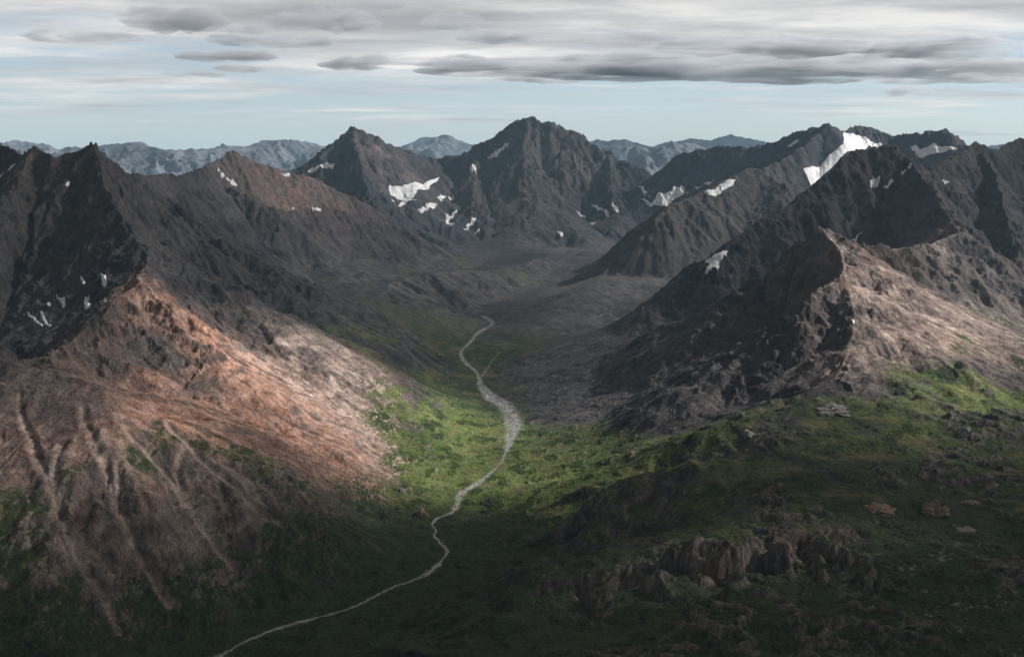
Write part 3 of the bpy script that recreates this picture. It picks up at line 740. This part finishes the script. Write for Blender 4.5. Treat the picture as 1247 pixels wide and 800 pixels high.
snow([(700.8,255.9),(713.7,263.1),(710.9,265.1)], 'short snow streak just left of the curving gully streak')
snow([(678.0,280.8),(686.8,285.2),(682.8,287.2)], 'isolated low snow spot below the right flank of the tallest peak')
snow([(718.1,270.8),(727.7,271.2),(720.9,274.8)], 'flat snow spot under the curving gully streak')
snow([(775.8,225.1),(787.9,234.3),(784.6,237.1)], 'upper thin snow streak left of the gap glacier')
snow([(779.8,240.3),(793.9,249.1),(790.3,251.5)], 'lower snow streak touching the gap glacier')
snow([(390.1,200.6),(406.9,199.0),(404.5,204.6),(374.1,209.8),(379.3,204.2)], 'snow bank on the left shoulder of the jagged peak')
snow([(264.5,207.5),(268.0,206.5),(267.8,210.5)], 'tiny snow spot just under the brown pyramid summit')
snow([(269.5,213.8),(276.2,215.8),(288.0,225.5),(290.5,228.5),(280.0,222.0),(271.2,217.0)], 'long thin snow line edging the crest below the brown pyramid')
snow([(343.2,211.5),(353.2,211.2),(352.8,213.8),(343.8,213.5)], 'flat snow bar high on the brown pyramid slope')
snow([(380.2,254.0),(390.2,254.2),(390.2,256.8),(381.0,256.5)], 'flat snow bar on the rim of the dark cliff band')
snow([(354.5,251.0),(360.0,252.8),(357.5,255.5)], 'small snow spot on the cliff rim left of the flat bar')
snow([(69.5,359.5),(78.0,362.5),(78.5,370.0),(76.0,374.5),(72.0,366.2)], 'wedge shaped snow patch in the dark basin behind the rust spur')
snow([(57.0,368.5),(61.8,369.8),(61.2,373.2),(58.0,372.5)], 'smallest snow patch in the dark basin, beside the wedge')
snow([(96.5,337.0),(100.2,337.5),(103.5,344.5),(101.2,346.5)], 'upper small snow patch in the dark basin')
snow([(123.2,333.2),(128.2,335.0),(129.8,345.0),(127.0,352.5),(124.5,345.0)], 'tall bright snow patch at the top right of the dark basin')
snow([(102.0,359.0),(108.0,362.0),(110.0,376.2),(106.2,380.8),(103.5,375.0)], 'biggest bright snow patch in the dark basin')
snow([(124.0,364.0),(128.5,364.0),(127.5,368.5)], 'tiny snow fleck below the tall patch in the dark basin')
snow([(34.0,380.5),(37.5,382.2),(44.5,390.0),(52.5,396.0),(50.8,396.8),(42.0,390.8)], 'long thin snow streak lowest in the dark basin')
snow([(47.0,378.8),(51.0,379.5),(54.5,386.2),(61.0,395.5),(59.5,397.5),(51.2,387.0)], 'broken snow streak between the wedge and the long thin streak')
snow([(10.2,206.1),(18.1,200.0),(19.6,199.8),(12.3,206.8)], 'thin snow streak below the left skyline ridge, uppermost of three')
snow([(0.0,214.6),(6.8,210.0),(1.1,216.1)], 'thin snow streak below the left skyline ridge, middle of three')
snow([(0.0,224.2),(7.9,219.1),(1.1,225.9)], 'thin snow streak below the left skyline ridge, lowest of three')
snow([(79.3,225.3),(85.5,221.2),(82.1,226.8)], 'short snow streak on the dark face under the left summit')
snow([(63.4,190.2),(68.2,188.3),(69.5,191.5)], 'snow fleck on the notch left of the left summit')
snow([(1035.7,389.5),(1041.6,388.0),(1038.8,393.8)], 'small snow patch on the shaded side of the near ridge crest, upper of two')
snow([(1017.1,444.2),(1023.3,439.9),(1022.2,445.7)], 'small snow patch on the shaded side of the near ridge crest, lower of two')
def build_snow():
    x, y, h = TM['x'], TM['y'], TM['h']
    px, py, df = project(x, y, h)
    ok = (px > -5) & (px < 1252) & (py > 100) & (py < 800)
    K = 1.0
    zb = np.full((800, 1260), 1e9, F32)
    ii, jj = np.nonzero(ok)
    X = np.clip((px[ii, jj] + 5), 0, 1259).astype(int); Yp = py[ii, jj].astype(int)
    np.minimum.at(zb, (Yp, X), df[ii, jj].astype(F32))
    # close pinholes
    zc = zb.copy()
    for dy in (-1, 0, 1):
        for dx in (-1, 0, 1):
            zc = np.minimum(zc, np.roll(np.roll(zb, dy, 0), dx, 1) * 1.012)
    vis = np.zeros(x.shape, bool)
    vis[ii, jj] = df[ii, jj] < zc[Yp, X] * 1.02
    wob = fbm(x.astype(F32), y.astype(F32), 60, 3, 909)
    for poly, label, name, cat, group in SNOW:
        P = np.array(poly, float)
        lo, hi = P.min(0) - 3, P.max(0) + 3
        sel = vis & (px > lo[0]) & (px < hi[0]) & (py > lo[1]) & (py < hi[1])
        i, j = np.nonzero(sel)
        if len(i) < 3: print('snow: nothing at', label); continue
        dm = float(np.median(y[i, j])) / 1000
        Q = np.array([hit(a, b, dm)[:2] for a, b in P])
        if name == 'glacier':          # a rim hidden behind a nearer ridge: carry the ice on at the same depth
            for k_, (a, b) in enumerate(P):
                if abs(Q[k_, 1] / dm / 1000 - 1) > .10: Q[k_] = at(a, b, dm * 960)[:2]
        else: Q = Q[np.abs(Q[:, 1] / dm / 1000 - 1) < .10]
        if len(Q) < 3: print('snow: lost', label); continue
        mid_ = Q.mean(0); P = mid_ + (Q - mid_) * 1.05
        lo, hi = P.min(0) - 30, P.max(0) + 30
        i, j = np.nonzero((x > lo[0]) & (x < hi[0]) & (y > lo[1]) & (y < hi[1]))
        if len(i) < 2: print('snow: empty', label); continue
        sl = (slice(max(i.min() - 3, 0), i.max() + 4), slice(max(j.min() - 3, 0), j.max() + 4))
        n0, n1 = x[sl].shape
        k0, k1 = (n0 - 1) * SUB + 1, (n1 - 1) * SUB + 1
        xs, ys, hs = (upsample(q[sl], k0, k1, False) for q in (x, y, h))
        size = min(hi - lo) - 60
        jt = fbm(xs, ys, max(18, .5 * size), 4, 909) * min(30.0, .16 * size)
        qx, qy = xs + jt, ys - jt
        mm = np.zeros(xs.shape, bool)
        for (ax, ay), (bx, by) in zip(P, np.roll(P, -1, 0)):
            c = (ay > qy) != (by > qy)
            mm ^= c & (qx < (bx - ax) * (qy - ay) / (by - ay + 1e-9) + ax)
        cnt = mm[:-1, :-1].astype(int) + mm[1:, :-1] + mm[:-1, 1:] + mm[1:, 1:]
        fc = cnt >= 2
        lb = np.where(fc, np.arange(fc.size).reshape(fc.shape) + 1, 0)   # keep the largest connected piece
        for _ in range(400):
            n_ = np.pad(lb, 1); n_ = np.maximum.reduce([n_[1:-1, 1:-1], n_[:-2, 1:-1], n_[2:, 1:-1], n_[1:-1, :-2], n_[1:-1, 2:]]) * fc
            if (n_ == lb).all(): break
            lb = n_
        if fc.any():
            u_, c_ = np.unique(lb[lb > 0], return_counts=True); fc = lb == u_[c_.argmax()]
        if not fc.any(): print('snow: no faces', label); continue
        # thickness grows away from the rim
        dist = mm.astype(F32); cur = mm.copy()
        for _ in range(8):
            cur = cur & np.roll(cur, 1, 0) & np.roll(cur, -1, 0) & np.roll(cur, 1, 1) & np.roll(cur, -1, 1)
            dist += cur
        hs = hs + .3 + .45 * dist * (1 if name == 'snow_patch' else 2)
        V = np.stack([xs, ys, hs], -1).reshape(-1, 3)
        n0, n1 = mm.shape; idx = np.arange(n0 * n1).reshape(n0, n1)
        F = np.stack([idx[:-1, :-1], idx[:-1, 1:], idx[1:, 1:], idx[1:, :-1]], -1)[fc]
        ids, inv = np.unique(F, return_inverse=True); f = inv.reshape(F.shape)
        o = mesh_np(name, V[ids], f, SNOW_M)
        tag(o, label, cat, group)
build_snow()
print('snow', round(time.time() - t0, 1))

# ---------------------------------------------------------------- single rocks that stand out of the turf
def rock_material(name, a, b2):
    m, nt, b = mat(name)
    geo = nd(nt, 'ShaderNodeNewGeometry'); n1 = nd(nt, 'ShaderNodeTexNoise', Scale=1 / 9, Detail=7, Roughness=.7)
    nt.links.new(geo.outputs['Position'], n1.inputs['Vector']); cr = nd(nt, 'ShaderNodeValToRGB')
    cr.color_ramp.elements[0].position = .35; cr.color_ramp.elements[0].color = (*a, 1)
    cr.color_ramp.elements[1].position = .65; cr.color_ramp.elements[1].color = (*b2, 1)
    nt.links.new(n1.outputs['Fac'], cr.inputs['Fac']); nt.links.new(cr.outputs['Color'], b.inputs['Base Color'])
    bp = nd(nt, 'ShaderNodeBump', Strength=.9, Distance=4.0); nt.links.new(n1.outputs['Fac'], bp.inputs['Height']); nt.links.new(bp.outputs['Normal'], b.inputs['Normal'])
    b.inputs['Roughness'].default_value = .95
    return m
ROCKS = {'pale': rock_material('pale_rock', (.09, .082, .075), (.25, .23, .21)), 'rust': rock_material('rust_rock', (.085, .052, .04), (.25, .15, .105)), 'tan': rock_material('tan_rock', (.10, .077, .06), (.27, .21, .165))}
def outcrop(px, py, Y, wpx, hpx, kind, label, seed):
    cx, cy, cz = hit(px, py, Y)
    rx, rz = wpx / 2 / FPX * cy, hpx / FPX * cy
    bm = bmesh.new(); bmesh.ops.create_icosphere(bm, subdivisions=5, radius=1)
    V = np.array([v.co[:] for v in bm.verts], F32); F = np.array([[v.index for v in f.verts] for f in bm.faces]); bm.free()
    n = ridged(V[:, 0] * 100 + seed * 91, V[:, 1] * 100 + V[:, 2] * 130, 90, 5, seed) - .6
    n2 = fbm(V[:, 0] * 100 + seed * 37, V[:, 1] * 100 - V[:, 2] * 90, 130, 3, seed + 3)
    W = V * np.clip(1 + .75 * n + .9 * n2, .25, 2)[:, None]
    X, Yw = cx + W[:, 0] * rx, cy + W[:, 1] * rx * .8
    Z = ground_z(X, Yw) + W[:, 2] * rz * .55 + .02 * rz
    tag(mesh_np('rock_outcrop', np.stack([X, Yw, Z], 1), F, ROCKS[kind], False), label, 'rock', 'rock outcrops standing out of the turf')
for k, r in enumerate([
    (1174, 527, 3.4, 15, 9, 'pale', 'pale grey rock alone on the bright green slope of the right hill'),
    (1137, 624, 2.65, 24, 15, 'rust', 'rusty brown rock outcrop, biggest on the dark turf of the right hill'),
    (1181, 613, 2.75, 17, 7, 'tan', 'small tan rock on the dark turf next to the big rusty outcrop'),
    (1070, 621, 2.72, 34, 7, 'rust', 'long low rusty rock ledge on the dark right hill'),
    (1016, 499, 3.35, 36, 7, 'pale', 'long pale rock ledge on the brown crest above the green hill'),
    (1194, 402 + 113, 3.5, 9, 6, 'pale', 'tiny pale rock beside the grey one on the bright green slope'),
    (1176, 646, 2.55, 18, 4, 'pale', 'flat pale slab in the dark turf below the tan rock'),
    (514, 628, 3.3, 15, 13, 'rust', 'rust coloured rock mound on the river bank'),
    (462, 607, 3.4, 12, 6, 'tan', 'tan boulder at the foot of the rust scree slope, farther from the river'),
    (486, 596, 3.5, 9, 5, 'tan', 'small tan boulder at the foot of the rust scree slope, nearer the river'),
    (918, 532, 3.05, 24, 7, 'pale', 'greyish rock rib low on the brown crest of the right hill'),
]): outcrop(*r, 700 + k)

# ---------------------------------------------------------------- clouds
LIT = [  # weight, pixel, depth km, radii on the ground in metres, rotation
    (1.0, 400, 480, 4.2, 900, 520, -0.5), (1.0, 250, 420, 3.9, 620, 430, -0.4), (.9, 480, 560, 4.1, 420, 380, 0), (1.0, 580, 520, 4.5, 380, 520, 0), (.85, 720, 560, 3.9, 520, 260, 0),
    (1.0, 1055, 345, 4.3, 560, 600, 0), (1.0, 1130, 370, 4.6, 650, 600, 0), (1.0, 1210, 370, 4.8, 700, 600, 0), (.95, 1150, 450, 3.85, 520, 250, 0), (.9, 1040, 430, 3.7, 330, 300, 0),
    (.95, 1010, 200, 9.8, 1700, 1400, 0), (.95, 1100, 190, 9.6, 1600, 1200, 0), (.8, 680, 180, 12.0, 1500, 1300, 0), (.8, 460, 190, 11.2, 1500, 1200, 0), (.75, 850, 270, 8.3, 1000, 800, 0), (.3, 520, 320, 8.3, 600, 500, 0),
    (.5, 300, 230, 7.6, 900, 900, 0), (.5, 130, 330, 4.6, 500, 500, 0), (.7, 880, 690, 2.3, 420, 200, 0), (.8, 100, 540, 3.1, 700, 420, 0), (.5, 1220, 260, 6.5, 900, 900, 0), (.45, 420, 320, 6.5, 800, 700, 0), (.4, 900, 520, 3.3, 350, 300, 0),
]
DECK_Z = 4200.0
def deck():
    """the broken cloud layer over the mountains: thick where the ground below lies in shade"""
    n0, n1 = 300, 330
    ys = np.linspace(-1500, 15500, n0); xs = np.linspace(-7500, 17500, n1)
    X, Y = np.meshgrid(xs, ys); X = X.astype(F32); Y = Y.astype(F32)
    lit = np.zeros(X.shape, F32)
    wx = X + 420 * fbm(X, Y, 1500, 5, 41, .6); wy = Y + 420 * fbm(X, Y, 1500, 5, 43, .6)
    for w, px, py, Yk, rx, ry, rot in LIT:
        gx, gy, gz = hit(px, py, Yk)
        t = (DECK_Z - gz) / SUNV[2]
        cx, cy = gx + SUNV[0] * t, gy + SUNV[1] * t
        dx, dy = wx - cx, wy - cy
        c, s = math.cos(rot), math.sin(rot)
        q = ((dx * c + dy * s) / rx) ** 2 + ((-dx * s + dy * c) / ry) ** 2
        lit = np.maximum(lit, w * np.exp(-q * q * .7))
    gy = wy - SUNV[1] / SUNV[2] * 3400
    lit = np.maximum(lit, .5 * sstep(7500, 9500, gy))
    th = 82 * (1 + 1.7 * sstep(3300, 2400, gy)) * (1 - lit) * (1 + .25 * fbm(X, Y, 900, 4, 47))
    edge = np.minimum(np.minimum(X - xs[0], xs[-1] - X), np.minimum(Y - ys[0], ys[-1] - Y))
    th = th * sstep(0, 1500, edge)
    bulge = 60 * fbm(X, Y, 1200, 4, 53)
    V = np.concatenate([np.stack([X, Y, DECK_Z + bulge - .35 * th], -1).reshape(-1, 3), np.stack([X, Y, DECK_Z + bulge + .65 * th], -1).reshape(-1, 3)])
    idx = np.arange(n0 * n1).reshape(n0, n1)
    keep = th > 2
    fk = keep[:-1, :-1] & keep[1:, :-1] & keep[:-1, 1:] & keep[1:, 1:]
    q = np.stack([idx[:-1, :-1], idx[:-1, 1:], idx[1:, 1:], idx[1:, :-1]], -1)[fk]
    bot, topf = q[:, ::-1], q + n0 * n1
    e = np.concatenate([np.stack([q[:, k], q[:, (k + 1) % 4]], 1) for k in range(4)])
    key = np.sort(e, 1); key = key[:, 0].astype(np.int64) * 10**7 + key[:, 1]
    _, first, cnt = np.unique(key, return_index=True, return_counts=True)
    rim = e[first[cnt == 1]]
    side = np.stack([rim[:, 0], rim[:, 1], rim[:, 1] + n0 * n1, rim[:, 0] + n0 * n1], 1)
    F = np.concatenate([bot, topf, side])
    ids, inv = np.unique(F, return_inverse=True)
    o = mesh_np('clouds', V[ids], inv.reshape(F.shape), volume_material('cloud_deck', (.80, .81, .83), DECK_SIGMA, .35))
    tag(o, 'broken grey cloud layer over the mountains', kind='stuff')
DECK_SIGMA = 0.0017 * 620 / 130
deck()

CLOUDS = [  # centre px, py, half width, half height (photo pixels), label
    (215, 26, 50, 10, 'soft dark grey cloud high above the left skyline summit'),
    (395, 27, 52, 10, 'soft dark grey cloud above the jagged peak, nearest the top edge'),
    (330, 49, 56, 8, 'dark lens shaped cloud above the brown pyramid mountain'),
    (100, 46, 52, 4, 'thin grey cloud streak over the left skyline ridge'),
    (245, 71, 22, 3.5, 'small grey cloud under the lens shaped one, left of a wider twin'),
    (296, 69, 30, 4, 'small grey cloud under the lens shaped one, right of a smaller twin'),
    (290, 85, 22, 2.4, 'tiny low grey cloud wisp above the brown pyramid'),
    (238, 91, 27, 2.4, 'lowest thin grey wisp above the blue distant range'),
    (460, 79, 52, 6, 'long dark cloud straight above the jagged peak'),
    (556, 79, 46, 5, 'dark cloud bar joining the long cloud above the jagged peak to the great bank'),
    (600, 46, 36, 5, 'dark cloud left of the thin streak above the tallest peak'),
    (555, 28, 33, 4.5, 'small dark oval cloud alone above the gap of the two central peaks'),
    (450, 2, 38, 5, 'dark cloud cut by the top edge above the jagged peak'),
    (713, 47, 88, 4.5, 'thin ragged cloud streak above the tallest peak'),
    (938, 59, 112, 9, 'thick dark cloud bar above the great low bank'),
    (1168, 62, 95, 10, 'thick dark cloud bar farthest along to the right'),
    (923, 87, 300, 12, 'great long dark cloud bank, widest of all, above the right ridges'),
    (1150, 97, 90, 5, 'flat cloud layer hanging under the right end of the great bank'),
    (663, 97, 42, 3.5, 'thin wisp under the left end of the great bank'),
    (1108, 113, 24, 5, 'small lone grey puff lowest above the right glacier'),
]
CLOUD_M = volume_material('grey_cloud', (.76, .79, .85), .0016, .3)
_nt = CLOUD_M.node_tree; _g = nd(_nt, 'ShaderNodeNewGeometry'); _mp = nd(_nt, 'ShaderNodeMapping'); _mp.inputs['Scale'].default_value = (1 / 2600, 1 / 2200, 1 / 190)
_nz = nd(_nt, 'ShaderNodeTexNoise', Scale=1.0, Detail=7, Roughness=.66, Distortion=.6); _mr = nd(_nt, 'ShaderNodeMapRange')
for _k, _v in (('From Min', .43), ('From Max', .66), ('To Min', 0.0), ('To Max', .0058)): _mr.inputs[_k].default_value = _v
_nt.links.new(_g.outputs['Position'], _mp.inputs['Vector']); _nt.links.new(_mp.outputs[0], _nz.inputs['Vector']); _nt.links.new(_nz.outputs['Fac'], _mr.inputs['Value'])
_nt.links.new(_mr.outputs['Result'], next(n for n in _nt.nodes if n.type == 'PRINCIPLED_VOLUME').inputs['Density'])
def cloud(px, py, hw, hh, label, seed):
    el = (HZ - py) / FPX
    D = 2900 / el
    cx, cy, cz = at(px, py, D)
    rx, rz, ry = 1.35 * hw / FPX * D, 1.35 * hh / FPX * D, max(900, .22 * hw / FPX * D)
    bm = bmesh.new(); bmesh.ops.create_icosphere(bm, subdivisions=6, radius=1)
    V = np.array([v.co[:] for v in bm.verts], F32); F = np.array([[v.index for v in f.verts] for f in bm.faces]); bm.free()
    sx = V[:, 0] * rx; sy = V[:, 1] * ry
    a = fbm(sx + seed * 777, sy + V[:, 2] * 900, rx * .55, 5, seed)
    b_ = fbm(sx + seed * 333, sy * .6 + V[:, 2] * 1500, max(rx * .16, 500), 4, seed + 5)
    r = 1 + .55 * a + .35 * b_
    prof = np.clip(1 - np.abs(V[:, 0]) ** 2.2, 0, 1) ** .4
    z = V[:, 2] * rz * np.clip(r, .12, 2) + rz * .35 * fbm(sx, sy * 0 + seed * 50, rx * .4, 3, seed + 9)
    z = np.where(V[:, 2] < 0, z * .75, z * 1.1)
    W = np.stack([cx + sx * (1 + .12 * a), cy + sy * (1 + .3 * a), cz + z], 1)
    o = mesh_np('cloud', W, F, CLOUD_M)
    tag(o, label, 'cloud', 'dark flat clouds above the peaks')
for k, cl in enumerate(CLOUDS): cloud(*cl, k + 1)

# ---------------------------------------------------------------- haze, sky, sun, camera
HZ_S, HZ_B, HZ_T = 70000., -201., 2650.
hv = np.array([(sx * HZ_S, sy * HZ_S, z) for z in (HZ_B, HZ_T) for sx, sy in ((-1, -1), (1, -1), (1, 1), (-1, 1))])
hf = np.array([[3, 2, 1, 0], [4, 5, 6, 7], [0, 1, 5, 4], [1, 2, 6, 5], [2, 3, 7, 6], [3, 0, 4, 7]])
tag(mesh_np('haze', hv, hf, volume_material('thin_air', (.52, .78, 1.0), HAZE, 0.0) if (HAZE := 1.45e-5) else None, False), kind='stuff')

W = bpy.data.worlds.new('World'); SC.world = W; W.use_nodes = True
nt = W.node_tree; nt.nodes.clear(); L = nt.links.new
out = nd(nt, 'ShaderNodeOutputWorld'); bg = nd(nt, 'ShaderNodeBackground'); bg.inputs['Strength'].default_value = .10
sky = nd(nt, 'ShaderNodeTexSky', sky_type='NISHITA', sun_disc=False, sun_elevation=SUN_EL, sun_rotation=math.pi / 2 - SUN_AZ)
sky.altitude = 1500; sky.dust_density = 1.0
tc = nd(nt, 'ShaderNodeTexCoord'); sep = nd(nt, 'ShaderNodeSeparateXYZ'); L(tc.outputs['Generated'], sep.inputs['Vector'])
def mth(op, a, b=None, c=None):
    n = nd(nt, 'ShaderNodeMath', operation=op)
    for k, v in enumerate((a, b, c)):
        if v is None: continue
        if isinstance(v, (int, float)): n.inputs[k].default_value = v
        else: L(v, n.inputs[k])
    return n.outputs[0]
def ramp(v, *st):
    n = nd(nt, 'ShaderNodeValToRGB'); e = n.color_ramp.elements
    while len(e) < len(st): e.new(.5)
    for k, (p, c) in enumerate(st): e[k].position = p; e[k].color = (*c, 1) if isinstance(c, tuple) else (c, c, c, 1)
    L(v, n.inputs['Fac']); return n.outputs['Color']
z = sep.outputs['Z']
zz = mth('ADD', mth('MAXIMUM', z, 0.0), .035)
comb = nd(nt, 'ShaderNodeCombineXYZ'); L(mth('DIVIDE', sep.outputs['X'], zz), comb.inputs[0]); L(mth('DIVIDE', sep.outputs['Y'], zz), comb.inputs[1])
def cn(scale, detail, rough, stretch, seed):
    mp = nd(nt, 'ShaderNodeMapping'); L(comb.outputs[0], mp.inputs['Vector']); mp.inputs['Scale'].default_value = (scale / stretch, scale, 1); mp.inputs['Location'].default_value = (seed, seed * 1.7, seed)
    n = nd(nt, 'ShaderNodeTexNoise', Detail=detail, Roughness=rough, Scale=1.0); L(mp.outputs[0], n.inputs['Vector']); return n.outputs['Fac']
n1 = cn(.60, 7, .60, 1.7, 3.1); n2 = cn(.95, 8, .62, 2.0, 9.4); n3 = cn(1.9, 7, .62, 3.0, 21.3)
bias = mth('MULTIPLY', mth('SUBTRACT', mth('MINIMUM', z, .2), .094), 3.4)
cov = ramp(mth('ADD', mth('ADD', n1, bias), mth('MULTIPLY', mth('SUBTRACT', n3, .5), .25)), (.37, 0.0), (.56, 1.0))
wisp = mth('MULTIPLY', ramp(n3, (.47, 0.0), (.72, 1.0)), ramp(z, (.030, 0.0), (.065, .75)))
cov = mth('MAXIMUM', cov, wisp)
ccol = ramp(n2, (.36, (.46, .465, .48)), (.50, (.68, .68, .68)), (.62, (.96, .94, .92)))
csc = nd(nt, 'ShaderNodeVectorMath', operation='SCALE'); L(ccol, csc.inputs[0]); L(mth('MULTIPLY', ramp(z, (.115, 1.0), (.17, .80), (.40, .10)), SKYC), csc.inputs['Scale'])
clear = nd(nt, 'ShaderNodeMix', data_type='RGBA', blend_type='MULTIPLY'); clear.inputs['Factor'].default_value = 1
L(sky.outputs['Color'], clear.inputs[6]); clear.inputs[7].default_value = (*SKYTINT, 1)
veil = nd(nt, 'ShaderNodeMix', data_type='RGBA'); veil.inputs['Factor'].default_value = .42; L(clear.outputs[2], veil.inputs[6]); veil.inputs[7].default_value = (4.15, 4.75, 4.85, 1)
mixs = nd(nt, 'ShaderNodeMix', data_type='RGBA'); L(cov, mixs.inputs['Factor']); L(veil.outputs[2], mixs.inputs[6]); L(csc.outputs[0], mixs.inputs[7])
L(mixs.outputs[2], bg.inputs['Color'])
L(bg.outputs[0], out.inputs['Surface'])

sun = bpy.data.lights.new('sun', 'SUN'); sun.energy = 5.0; sun.angle = math.radians(.53); sun.color = (1.0, .96, .91)
so = bpy.data.objects.new('sun', sun); COL.objects.link(so)
so.rotation_euler = (-Vector(SUNV)).to_track_quat('-Z', 'Y').to_euler()

cam = bpy.data.cameras.new('camera'); cam.sensor_width = 36; cam.lens = 36 * FPX / 1247; cam.clip_start = 5; cam.clip_end = 300000
co = bpy.data.objects.new('camera', cam); COL.objects.link(co)
co.location = (0, 0, CZ); co.rotation_euler = (math.pi / 2 - TH, 0, 0)
SC.camera = co
SC.view_settings.view_transform = 'Standard'; SC.view_settings.look = 'None'; SC.view_settings.gamma = 1
SC.view_settings.use_curve_mapping = False
SC.view_settings.exposure = EXPO
SC.cycles.use_denoising = DENOISE; SC.cycles.denoising_prefilter = 'ACCURATE'
SC.cycles.volume_step_rate = .3; SC.cycles.max_bounces = 5; SC.cycles.diffuse_bounces = 2; SC.cycles.volume_bounces = 1; SC.cycles.transparent_max_bounces = 8
print('done', round(time.time() - t0, 1))
